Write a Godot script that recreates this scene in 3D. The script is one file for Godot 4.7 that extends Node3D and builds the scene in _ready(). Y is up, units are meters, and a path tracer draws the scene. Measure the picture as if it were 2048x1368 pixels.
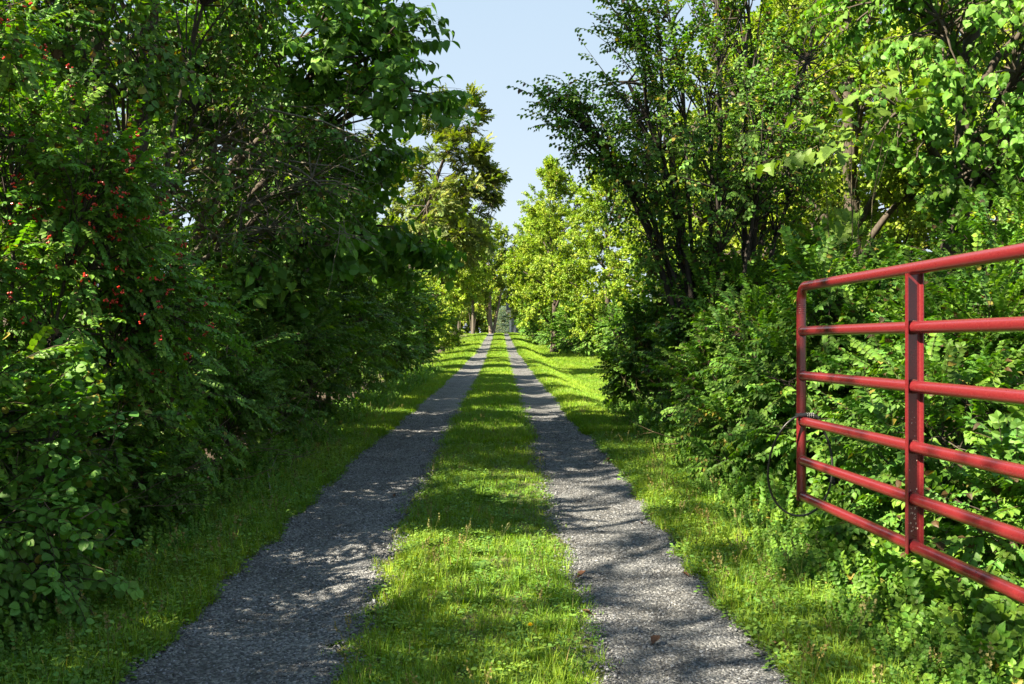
extends Node3D
# A gravel farm lane between overgrown hedges, with an open red tube gate.
# World axes: x to the right, y up, the lane runs along -z.  d is the distance along the lane (z = -d).

const EYE := 1.35
var rng := RandomNumberGenerator.new()
var noise := FastNoiseLite.new()
var kinds := {}
var mats := {}
var used := {}

# ---------------------------------------------------------------- mesh building
class MB:
	var v := PackedVector3Array()
	var n := PackedVector3Array()
	var c := PackedColorArray()
	var i := PackedInt32Array()
	func tri(a: Vector3, b: Vector3, d: Vector3, nn: Vector3, col: Color) -> void:
		var k := v.size()
		v.push_back(a)
		v.push_back(b)
		v.push_back(d)
		for q in 3:
			n.push_back(nn)
			c.push_back(col)
		if (d - a).cross(b - a).dot(nn) >= 0.0:
			i.push_back(k)
			i.push_back(k + 1)
			i.push_back(k + 2)
		else:
			i.push_back(k)
			i.push_back(k + 2)
			i.push_back(k + 1)
	func quad(a: Vector3, b: Vector3, d: Vector3, e: Vector3, nn: Vector3, col: Color) -> void:
		tri(a, b, d, nn, col)
		tri(a, d, e, nn, col)
	func box(lo: Vector3, hi: Vector3, col: Color, xf := Transform3D.IDENTITY) -> void:
		var p := []
		for q in 8:
			p.append(xf * Vector3(hi.x if q & 1 else lo.x, hi.y if q & 2 else lo.y, hi.z if q & 4 else lo.z))
		var B := xf.basis
		quad(p[0], p[1], p[3], p[2], -B.z, col)
		quad(p[4], p[5], p[7], p[6], B.z, col)
		quad(p[0], p[2], p[6], p[4], -B.x, col)
		quad(p[1], p[3], p[7], p[5], B.x, col)
		quad(p[0], p[1], p[5], p[4], -B.y, col)
		quad(p[2], p[3], p[7], p[6], B.y, col)
	func tube(pts: PackedVector3Array, rad: PackedFloat32Array, sides: int, col: Color, capped := false) -> void:
		var m := pts.size()
		var side := Vector3.ZERO
		var k0 := v.size()
		for a in m:
			var t := (pts[mini(a + 1, m - 1)] - pts[maxi(a - 1, 0)]).normalized()
			if side == Vector3.ZERO:
				side = t.cross(Vector3(0.31, 0.2, 0.93) if absf(t.y) > 0.7 else Vector3.UP).normalized()
			side = (side - t * side.dot(t)).normalized()
			var up := t.cross(side)
			for s in sides:
				var w := TAU * s / sides
				var r := side * cos(w) + up * sin(w)
				v.push_back(pts[a] + r * rad[a])
				n.push_back(r)
				c.push_back(col)
		for a in m - 1:
			for s in sides:
				var p := k0 + a * sides + s
				var q := k0 + a * sides + (s + 1) % sides
				i.append_array(PackedInt32Array([p, q + sides, q, p, p + sides, q + sides]))
		if capped:
			for e in 2:
				var at := 0 if e == 0 else m - 1
				var nn := (pts[0] - pts[1]).normalized() if e == 0 else (pts[m - 1] - pts[m - 2]).normalized()
				for s in range(1, sides - 1):
					tri(v[k0 + at * sides], v[k0 + at * sides + s], v[k0 + at * sides + s + 1], nn, col)
	func append(o: MB, xf: Transform3D, tint: Color) -> void:
		var k := v.size()
		v.append_array(xf * o.v)
		var b := xf.basis.orthonormalized()
		for q in o.n:
			n.push_back(b * q)
		for q in o.c:
			c.push_back(q * tint)
		for q in o.i:
			i.push_back(q + k)
	func mesh(m: Material) -> ArrayMesh:
		var a := []
		a.resize(Mesh.ARRAY_MAX)
		a[Mesh.ARRAY_VERTEX] = v
		a[Mesh.ARRAY_NORMAL] = n
		a[Mesh.ARRAY_COLOR] = c
		a[Mesh.ARRAY_INDEX] = i
		var am := ArrayMesh.new()
		am.add_surface_from_arrays(Mesh.PRIMITIVE_TRIANGLES, a)
		am.surface_set_material(0, m)
		return am

# ---------------------------------------------------------------- naming
func numbered(called: String) -> String:
	var k: int = used.get(called, 0)
	used[called] = k + 1
	return called if k == 0 else "%s_%03d" % [called, k]

func tag(o: Node, label: String, category := "", group := "", kind := "") -> void:
	if label:
		o.set_meta("label", label)
	if category:
		o.set_meta("category", category)
	if group:
		o.set_meta("group", group)
	if kind:
		o.set_meta("kind", kind)

func thing(called: String, at: Vector3, label: String, category: String, group := "") -> Node3D:
	var o := Node3D.new()
	o.name = numbered(called)
	add_child(o)
	o.position = at
	tag(o, label, category, group)
	return o

func part(called: String, m: Mesh, parent: Node, at := Transform3D.IDENTITY) -> MeshInstance3D:
	var o := MeshInstance3D.new()
	o.name = called if parent != self else numbered(called)
	o.mesh = m
	parent.add_child(o, true)
	o.transform = at
	return o

func many(called: String, m: Mesh, xfs: Array, cols: PackedColorArray, parent: Node) -> MultiMeshInstance3D:
	var mm := MultiMesh.new()
	mm.transform_format = MultiMesh.TRANSFORM_3D
	mm.use_colors = true
	mm.mesh = m
	mm.instance_count = xfs.size()
	var buf := PackedFloat32Array()
	buf.resize(xfs.size() * 16)
	var p := 0
	for q in xfs.size():
		var t: Transform3D = xfs[q]
		var b := t.basis
		buf[p] = b.x.x
		buf[p + 1] = b.y.x
		buf[p + 2] = b.z.x
		buf[p + 3] = t.origin.x
		buf[p + 4] = b.x.y
		buf[p + 5] = b.y.y
		buf[p + 6] = b.z.y
		buf[p + 7] = t.origin.y
		buf[p + 8] = b.x.z
		buf[p + 9] = b.y.z
		buf[p + 10] = b.z.z
		buf[p + 11] = t.origin.z
		buf[p + 12] = cols[q].r
		buf[p + 13] = cols[q].g
		buf[p + 14] = cols[q].b
		buf[p + 15] = 1.0
		p += 16
	mm.buffer = buf
	var o := MultiMeshInstance3D.new()
	o.name = called if parent != self else numbered(called)
	o.multimesh = mm
	parent.add_child(o, true)
	o.set_meta("kind", "stuff")
	return o

# ---------------------------------------------------------------- small maths
func rf(a: float, b: float) -> float:
	return rng.randf_range(a, b)

func rball() -> Vector3:
	return Vector3(rng.randfn(), rng.randfn(), rng.randfn()).normalized()

func vary(amount: float, warm := 0.0) -> Color:
	var k := 1.0 + rf(-amount, amount)
	var w := rf(-warm, warm)
	return Color(k * (1.0 + w), k * (1.0 + 0.3 * w), k * (1.0 - 0.6 * w))

func frame(dir: Vector3, face: Vector3, s: float, at: Vector3) -> Transform3D:
	# y runs along dir, z faces roughly towards face
	var y := dir.normalized()
	var z := face - y * face.dot(y)
	if z.length_squared() < 1e-5:
		z = y.cross(Vector3(0.3, 0.1, 0.9))
	z = z.normalized()
	return Transform3D(Basis(y.cross(z) * s, y * s, z * s), at)

func bez(a: Vector3, b: Vector3, d: Vector3, m: int, wob := 0.0) -> PackedVector3Array:
	var out := PackedVector3Array()
	for k in m + 1:
		var t := float(k) / m
		var p := a * (1 - t) * (1 - t) + b * 2 * t * (1 - t) + d * t * t
		if wob > 0.0 and k > 0 and k < m:
			p += rball() * wob
		out.push_back(p)
	return out

func taper(r0: float, r1: float, m: int) -> PackedFloat32Array:
	var out := PackedFloat32Array()
	for k in m + 1:
		out.push_back(lerpf(r0, r1, float(k) / m))
	return out

func sm(a: float, b: float, t: float) -> float:
	return smoothstep(a, b, t)

# ---------------------------------------------------------------- the lie of the land
const PD := [-40.0, -5.0, 4.0, 10.0, 20.0, 28.0, 45.0, 61.0, 85.0, 112.0, 122.0, 150.0, 220.0, 500.0, 900.0]
const PE := [-0.6, -0.1, 0.0, 0.15, 0.22, 0.27, 0.50, 0.84, 1.52, 2.30, 2.42, 2.40, 2.6, 3.2, 4.0]
func profile(d: float) -> float:
	if d <= PD[0]:
		return PE[0]
	for k in PD.size() - 1:
		if d < PD[k + 1]:
			var k0 := maxi(k - 1, 0)
			var k3 := mini(k + 2, PD.size() - 1)
			var h: float = PD[k + 1] - PD[k]
			var t: float = (d - PD[k]) / h
			var m1: float = (PE[k + 1] - PE[k0]) / (PD[k + 1] - PD[k0]) * h
			var m2: float = (PE[k3] - PE[k]) / (PD[k3] - PD[k]) * h
			var t2 := t * t
			var t3 := t2 * t
			return PE[k] * (2 * t3 - 3 * t2 + 1) + m1 * (t3 - 2 * t2 + t) + PE[k + 1] * (3 * t2 - 2 * t3) + m2 * (t3 - t2)
	return PE[PE.size() - 1]

func ground_y(x: float, d: float) -> float:
	var y := profile(d)
	# the two wheel tracks are worn in, the strip between them stands proud
	var ruts := exp(-pow((x + 1.1) / 0.38, 2)) + exp(-pow((x - 0.78) / 0.36, 2))
	y -= 0.035 * ruts
	y -= 0.12 * sm(1.45, 3.2, absf(x + 0.1))
	if x > 1.2:
		var dip := sm(14.0, 23.0, d) * (1.0 - sm(70.0, 100.0, d))
		y -= 0.42 * dip * sm(1.35, 3.0, x) * (1.0 - 0.6 * sm(5.0, 9.0, x))
	var off := sm(1.3, 4.0, absf(x + 0.1))
	y += off * 0.07 * noise.get_noise_2d(x * 6.0, d * 6.0)
	return y

func edge(which: int, d: float) -> float:
	var base: float = [-1.56, -0.67, 0.38, 1.19][which]
	return base + 0.07 * noise.get_noise_2d(d * 16.0 + which * 371.0, which * 91.0) + 0.07 * noise.get_noise_2d(d * 60.0, which * 55.0 + 9.0) + 0.03 * noise.get_noise_2d(d * 190.0, which * 17.0)

func gp(x: float, d: float, up := 0.0) -> Vector3:
	return Vector3(x, ground_y(x, d) + up, -d)

# ---------------------------------------------------------------- materials
func leaf_mat(rough: float, back: Color, spec := 0.5) -> StandardMaterial3D:
	var m := StandardMaterial3D.new()
	m.vertex_color_use_as_albedo = true
	m.roughness = rough
	m.metallic_specular = spec
	m.backlight_enabled = true
	m.backlight = back
	m.cull_mode = BaseMaterial3D.CULL_DISABLED
	return m

func noise_tex(kind: int, freq: float, stops: Array, size := 512, oct := 4, seedn := 1) -> NoiseTexture2D:
	var fn := FastNoiseLite.new()
	fn.noise_type = kind
	fn.frequency = freq
	fn.seed = seedn
	fn.fractal_octaves = oct
	if kind == FastNoiseLite.TYPE_CELLULAR:
		fn.cellular_return_type = FastNoiseLite.RETURN_CELL_VALUE
		fn.fractal_type = FastNoiseLite.FRACTAL_NONE
	var t := NoiseTexture2D.new()
	t.width = size
	t.height = size
	t.seamless = true
	t.noise = fn
	if stops:
		var g := Gradient.new()
		var offs := PackedFloat32Array()
		var cols := PackedColorArray()
		for s in stops:
			offs.push_back(s[0])
			cols.push_back(s[1])
		g.offsets = offs
		g.colors = cols
		t.color_ramp = g
	return t

func lin(r: float, g: float, b: float) -> Color:
	return Color(r, g, b).linear_to_srgb()

func make_materials() -> void:
	mats.leaf = leaf_mat(0.5, Color(0.90, 0.95, 0.28), 0.36)
	mats.grass = leaf_mat(0.55, Color(0.86, 0.90, 0.22), 0.32)
	var b := StandardMaterial3D.new()
	b.vertex_color_use_as_albedo = true
	b.roughness = 0.9
	b.albedo_texture = noise_tex(FastNoiseLite.TYPE_SIMPLEX, 0.03, [[0.0, Color(0.55, 0.53, 0.5)], [0.5, Color(0.85, 0.85, 0.83)], [1.0, Color(1, 1, 1)]], 256, 5, 4)
	b.uv1_triplanar = true
	b.uv1_scale = Vector3(4, 1.2, 4)
	mats.bark = b
	var s := StandardMaterial3D.new()
	s.vertex_color_use_as_albedo = true
	s.roughness = 0.85
	mats.plain = s
	# soil and leaf litter under everything
	var g := StandardMaterial3D.new()
	g.vertex_color_use_as_albedo = true
	g.roughness = 0.95
	g.albedo_texture = noise_tex(FastNoiseLite.TYPE_SIMPLEX, 0.02, [[0.0, Color(0.45, 0.42, 0.38)], [0.45, Color(0.8, 0.79, 0.76)], [1.0, Color(1, 1, 1)]], 1024, 6, 7)
	g.uv1_triplanar = true
	g.uv1_world_triplanar = true
	g.uv1_scale = Vector3(0.45, 0.45, 0.45)
	g.heightmap_enabled = true
	g.heightmap_texture = noise_tex(FastNoiseLite.TYPE_SIMPLEX, 0.04, [], 1024, 6, 8)
	g.heightmap_scale = 3.0
	mats.ground = g
	# crushed stone
	var k := StandardMaterial3D.new()
	k.roughness = 0.9
	k.vertex_color_use_as_albedo = true
	k.albedo_texture = noise_tex(FastNoiseLite.TYPE_CELLULAR, 0.05, [[0.0, lin(0.040, 0.043, 0.049)], [0.3, lin(0.08, 0.085, 0.095)], [0.55, lin(0.125, 0.132, 0.145)], [0.8, lin(0.18, 0.187, 0.20)], [1.0, lin(0.28, 0.285, 0.29)]], 1024, 1, 3)
	k.uv1_triplanar = true
	k.uv1_world_triplanar = true
	k.uv1_scale = Vector3(1.5, 1.5, 1.5)
	k.heightmap_enabled = true
	var hn := noise_tex(FastNoiseLite.TYPE_CELLULAR, 0.05, [], 1024, 1, 3)
	(hn.noise as FastNoiseLite).cellular_return_type = FastNoiseLite.RETURN_DISTANCE
	k.heightmap_texture = hn
	k.heightmap_flip_texture = true
	k.heightmap_scale = 1.2
	k.detail_enabled = true
	k.detail_blend_mode = BaseMaterial3D.BLEND_MODE_MUL
	k.detail_uv_layer = BaseMaterial3D.DETAIL_UV_2
	k.uv2_triplanar = true
	k.uv2_world_triplanar = true
	k.uv2_scale = Vector3(0.23, 0.23, 0.23)
	k.detail_albedo = noise_tex(FastNoiseLite.TYPE_SIMPLEX, 0.012, [[0.0, Color(0.72, 0.71, 0.7)], [0.5, Color(0.9, 0.9, 0.9)], [1.0, Color(1, 1, 1)]], 512, 5, 12)
	mats.gravel = k
	var st := StandardMaterial3D.new()
	st.vertex_color_use_as_albedo = true
	st.roughness = 0.8
	mats.stone = st
	# red gate paint, chalky and slightly glossy, with speckled chips
	var r := StandardMaterial3D.new()
	r.albedo_texture = noise_tex(FastNoiseLite.TYPE_SIMPLEX, 0.06, [[0.0, lin(0.095, 0.008, 0.011)], [0.5, lin(0.115, 0.011, 0.014)], [0.88, lin(0.135, 0.016, 0.019)], [0.95, lin(0.17, 0.03, 0.03)], [1.0, lin(0.20, 0.07, 0.06)]], 512, 5, 21)
	r.uv1_triplanar = true
	r.uv1_scale = Vector3(2.2, 2.2, 2.2)
	r.roughness = 0.34
	r.roughness_texture = noise_tex(FastNoiseLite.TYPE_SIMPLEX, 0.03, [[0.0, Color(0.75, 0.75, 0.75)], [1.0, Color(1, 1, 1)]], 256, 4, 22)
	r.metallic_specular = 0.5
	r.clearcoat_enabled = true
	r.clearcoat = 0.5
	r.clearcoat_roughness = 0.16
	mats.red = r
	var bl := StandardMaterial3D.new()
	bl.albedo_color = lin(0.018, 0.018, 0.02)
	bl.roughness = 0.4
	mats.black = bl

# ---------------------------------------------------------------- leaves and sprays
# a unit leaf: base at 0, tip at +y, upper face +z; outline gives [along, half width]
func unit_leaf(outline: Array, fold: float, curl: float) -> MB:
	var m := MB.new()
	for s in [-1.0, 1.0]:
		var pts := []
		for q in outline:
			pts.append(Vector3(s * q[1], q[0], absf(q[1]) * fold - curl * q[0] * q[0]))
		var ms := [Vector3(0, 0, 0), Vector3(0, 0.33, -curl * 0.11), Vector3(0, 0.66, -curl * 0.44), Vector3(0, 1, -curl)]
		var seq := [ms[0]] + pts + [ms[3]]
		for k in seq.size() - 1:
			var a: Vector3 = seq[k]
			var b: Vector3 = seq[k + 1]
			var mid: float = (a.y + b.y) * 0.5
			var hub: Vector3 = ms[1] if mid < 0.5 else ms[2]
			var nn := (b - a).cross(hub - a)
			if nn.length_squared() < 1e-10:
				continue
			nn = nn.normalized()
			if nn.z < 0:
				nn = -nn
			m.tri(a, b, hub, nn, Color.WHITE)
		# the gore between the two hubs
		for k in seq.size() - 1:
			var a2: Vector3 = seq[k]
			var b2: Vector3 = seq[k + 1]
			var n2: Vector3 = seq[mini(k + 2, seq.size() - 1)]
			if (a2.y + b2.y) * 0.5 < 0.5 and (b2.y + n2.y) * 0.5 >= 0.5:
				m.tri(ms[1], b2, ms[2], Vector3(-s * fold, curl * 0.9, 1).normalized(), Color.WHITE)
	return m

func kind_of(called: String, outline: Array, fold: float, curl: float, layout: Callable, variants: int, mat: Material, col: Color, jitter: float, twig_col: Color, twig_r: float) -> void:
	var leaves := []
	for k in 2:
		leaves.append(unit_leaf(outline, fold * (1.0 + 0.6 * k), curl * (1.0 + 1.2 * k)))
	var sprays := []
	for k in variants:
		var lay: Dictionary = layout.call()
		var m := MB.new()
		var tw := MB.new()
		for line in lay.twigs:
			m.tube(line, taper(twig_r, twig_r * 0.4, line.size() - 1), 3, twig_col)
			tw.tube(line, taper(twig_r, twig_r * 0.4, line.size() - 1), 3, twig_col)
		var tints := []
		for t in lay.leaves:
			var tint := Color(col.r, col.g, col.b) * vary(jitter, 0.12)
			var odd := rng.randf()
			if odd < 0.03:
				tint = Color(0.26, 0.23, 0.05)
			elif odd < 0.042:
				tint = Color(0.085, 0.055, 0.03)
			tints.append(tint)
			m.append(leaves[rng.randi() % 2], t, tint)
		sprays.append({"mesh": m.mesh(mat), "leaves": lay.leaves, "tints": tints, "twig": tw.mesh(mat) if tw.v.size() else null})
	var singles := []
	for k in 6:
		var m2 := MB.new()
		m2.append(leaves[k % 2], Transform3D.IDENTITY, Color(col.r, col.g, col.b) * vary(jitter, 0.12))
		singles.append(m2.mesh(mat))
	kinds[called] = {"sprays": sprays, "singles": singles}

func lay_pairs(length: float, pairs: int, size: float, ratio: float, opposite: bool, droop: float) -> Dictionary:
	var leaves := []
	var bend := Vector3(rf(-0.05, 0.05), length, -rf(0.0, 0.05))
	var line := bez(Vector3.ZERO, Vector3(0, length * 0.5, 0.02), bend, 3)
	for k in pairs:
		var t := (k + 0.8) / pairs
		var p := line[0].lerp(line[3], t) + Vector3(0, 0, 0.01 * sin(t * 3.0))
		for s in ([-1.0, 1.0] if opposite else ([-1.0] if k % 2 else [1.0])):
			var out := Vector3(s, rf(0.35, 0.9), rf(-0.35, 0.25) - droop)
			var face := Vector3(rf(-0.35, 0.35), rf(-0.2, 0.35), 1.0)
			var L := size * rf(0.75, 1.15) * (1.0 - 0.25 * absf(t - 0.45))
			var x := frame(out, face, L, p)
			x.basis.x *= ratio
			leaves.append(x)
	var tip := frame(line[3] - line[2], Vector3(0.1, 0.2, 1), size * 0.8, line[3])
	tip.basis.x *= ratio
	leaves.append(tip)
	return {"twigs": [line], "leaves": leaves}

func lay_hang(length: float, count: int, size: float) -> Dictionary:
	var leaves := []
	var twigs := []
	var line := bez(Vector3.ZERO, Vector3(0, length * 0.5, 0.03), Vector3(rf(-0.05, 0.05), length, -0.03), 3)
	twigs.append(line)
	for k in count:
		var t := (k + 0.7) / count
		var p := line[0].lerp(line[3], t)
		var s := -1.0 if k % 2 else 1.0
		var q := p + Vector3(s * rf(0.02, 0.05), rf(0.01, 0.04), rf(-0.03, 0.0))
		twigs.append(PackedVector3Array([p, q]))
		var out := Vector3(s * rf(0.25, 0.8), rf(0.2, 0.8), rf(-1.1, -0.25))
		leaves.append(frame(out, Vector3(s * rf(-0.2, 0.5), rf(0.1, 0.6), 1.0), size * rf(0.65, 1.1), q))
	return {"twigs": twigs, "leaves": leaves}

func lay_pinnate(fronds: int, length: float, leaflets: int, size: float, ratio: float) -> Dictionary:
	var leaves := []
	var twigs := []
	for f in fronds:
		var dir := Vector3(rf(-0.8, 0.8), rf(0.5, 1.0), rf(-0.3, 0.5)).normalized()
		var end := dir * length * rf(0.8, 1.2) + Vector3(0, 0, -0.08)
		var line := bez(Vector3.ZERO, dir * length * 0.5 + Vector3(0, 0, 0.03), end, 4)
		twigs.append(line)
		var side := dir.cross(Vector3(rf(-0.3, 0.3), 0, 1)).normalized()
		for k in leaflets:
			var t := 0.25 + 0.75 * (k + 0.5) / leaflets
			var p := line[0].lerp(line[4], t)
			for s in [-1.0, 1.0]:
				var x := frame(side * s + dir * 0.55 + Vector3(0, 0, rf(-0.4, 0.1)), Vector3(0, 0, 1) + side * s * rf(-0.2, 0.4), size * rf(0.8, 1.15), p)
				x.basis.x *= ratio
				leaves.append(x)
		var tip := frame(dir, Vector3(0, 0, 1), size, end)
		tip.basis.x *= ratio
		leaves.append(tip)
	return {"twigs": twigs, "leaves": leaves}

func lay_clump(count: int, spread: float, size: float, ratio: float) -> Dictionary:
	var leaves := []
	var twigs := []
	for b in 4:
		var end := Vector3(rf(-1, 1), rf(0.5, 1.6), rf(-0.3, 0.5)) * spread * 0.8
		twigs.append(bez(Vector3.ZERO, end * 0.5 + Vector3(0, 0, 0.03), end, 2))
		for k in count / 4:
			var p := end * rf(0.3, 1.05) + rball() * spread * 0.2
			var x := frame(end.normalized() * 0.6 + rball() * 0.8 + Vector3(0, 0, -0.25), Vector3(0, 0.2, 1) + rball() * 0.55, size * rf(0.7, 1.2), p)
			x.basis.x *= ratio
			leaves.append(x)
	return {"twigs": twigs, "leaves": leaves}

func lay_needles(length: float, count: int, size: float) -> Dictionary:
	var leaves := []
	var line := PackedVector3Array([Vector3.ZERO, Vector3(0, length, -0.04)])
	var twigs := [line]
	for s in [-1.0, 1.0]:
		for k in 3:
			var p := Vector3(0, length * (0.2 + 0.25 * k), -0.01)
			twigs.append(PackedVector3Array([p, p + Vector3(s * 0.1, 0.09, -0.03)]))
	for line2 in twigs:
		for k in count / 7:
			var p2: Vector3 = line2[0].lerp(line2[1], randf_seeded())
			var along: Vector3 = (line2[1] - line2[0]).normalized()
			var x := frame(along * 0.8 + rball(), rball(), size * rf(0.8, 1.2), p2)
			x.basis.x *= 0.22
			leaves.append(x)
	return {"twigs": twigs, "leaves": leaves}

func randf_seeded() -> float:
	return rng.randf()

const OVATE := [[0.12, 0.22], [0.36, 0.46], [0.66, 0.36]]
const ROUND := [[0.05, 0.22], [0.3, 0.5], [0.6, 0.5], [0.86, 0.28]]
const HEART := [[-0.1, 0.2], [0.02, 0.42], [0.3, 0.53], [0.58, 0.42], [0.8, 0.2]]
const LANCE := [[0.2, 0.34], [0.5, 0.46], [0.78, 0.24]]
const LOBED := [[-0.08, 0.22], [0.02, 0.5], [0.2, 0.42], [0.3, 0.34], [0.42, 0.6], [0.58, 0.38], [0.66, 0.26], [0.8, 0.24]]
const DIAMOND := [[0.35, 0.5], [0.7, 0.34]]

func make_kinds() -> void:
	var twig := Color(0.10, 0.085, 0.055)
	var green_twig := Color(0.10, 0.12, 0.045)
	kind_of("honeysuckle", OVATE, 0.25, 0.18, func(): return lay_pairs(0.22, 8, 0.040, 0.95, true, 0.1), 4, mats.leaf, Color(0.120, 0.245, 0.040), 0.34, twig, 0.0022)
	kind_of("privet", LANCE, 0.2, 0.1, func(): return lay_pairs(0.2, 7, 0.04, 0.85, true, 0.05), 4, mats.leaf, Color(0.108, 0.215, 0.036), 0.34, twig, 0.002)
	kind_of("roundleaf", ROUND, 0.15, 0.15, func(): return lay_pairs(0.26, 9, 0.042, 0.9, false, 0.15), 4, mats.leaf, Color(0.108, 0.245, 0.042), 0.3, twig, 0.0025)
	kind_of("appleleaf", ROUND, 0.28, 0.2, func(): return lay_pairs(0.2, 8, 0.048, 0.72, false, 0.2), 4, mats.leaf, Color(0.102, 0.215, 0.038), 0.34, twig, 0.0025)
	kind_of("heartleaf", HEART, 0.22, 0.22, func(): return lay_hang(0.34, 6, 0.115), 4, mats.leaf, Color(0.105, 0.232, 0.034), 0.3, twig, 0.0028)
	kind_of("vineleaf", LOBED, 0.18, 0.2, func(): return lay_hang(0.34, 5, 0.115), 4, mats.leaf, Color(0.14, 0.24, 0.04), 0.22, green_twig, 0.0026)
	kind_of("pinnate", LANCE, 0.15, 0.15, func(): return lay_pinnate(3, 0.26, 5, 0.075, 0.7), 3, mats.leaf, Color(0.155, 0.20, 0.05), 0.22, twig, 0.003)
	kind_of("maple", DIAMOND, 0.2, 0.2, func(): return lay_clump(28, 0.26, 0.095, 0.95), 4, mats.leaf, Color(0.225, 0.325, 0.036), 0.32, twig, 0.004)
	kind_of("farleaf", DIAMOND, 0.2, 0.2, func(): return lay_clump(36, 0.4, 0.15, 0.9), 4, mats.leaf, Color(0.20, 0.285, 0.04), 0.3, twig, 0.006)
	kind_of("dogwood", LANCE, 0.22, 0.3, func(): return lay_pairs(0.27, 8, 0.058, 0.8, true, 0.15), 4, mats.leaf, Color(0.108, 0.23, 0.036), 0.34, green_twig, 0.0026)
	kind_of("weed", OVATE, 0.2, 0.25, func(): return lay_pairs(0.26, 8, 0.043, 0.85, true, 0.3), 4, mats.leaf, Color(0.115, 0.235, 0.034), 0.34, green_twig, 0.002)
	kind_of("spruce", DIAMOND, 0.0, 0.0, func(): return lay_needles(0.34, 84, 0.06), 2, mats.leaf, Color(0.075, 0.115, 0.10), 0.25, twig, 0.005)

# ---------------------------------------------------------------- plants
# lobes: array of [centre, radii] in the plant's own axes
func dome(h: float, r: float, count: int, low := 0.25, squash := 1.0) -> Array:
	var out := []
	for k in count:
		var t := (k + 0.5) / count
		var y := lerpf(low, 0.86, t) * h
		var belly := sin(PI * clampf(0.12 + 0.86 * t, 0, 1))
		var a := k * 2.39996 + rf(-0.4, 0.4)
		var rr := r * (0.25 + 0.42 * belly) * rf(0.75, 1.1)
		if k == count - 1:
			rr *= 0.3
		var lr := r * rf(0.42, 0.6)
		out.append([Vector3(cos(a) * rr, y, sin(a) * rr * squash), Vector3(lr, lr * rf(0.7, 1.0), lr)])
	return out

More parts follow.
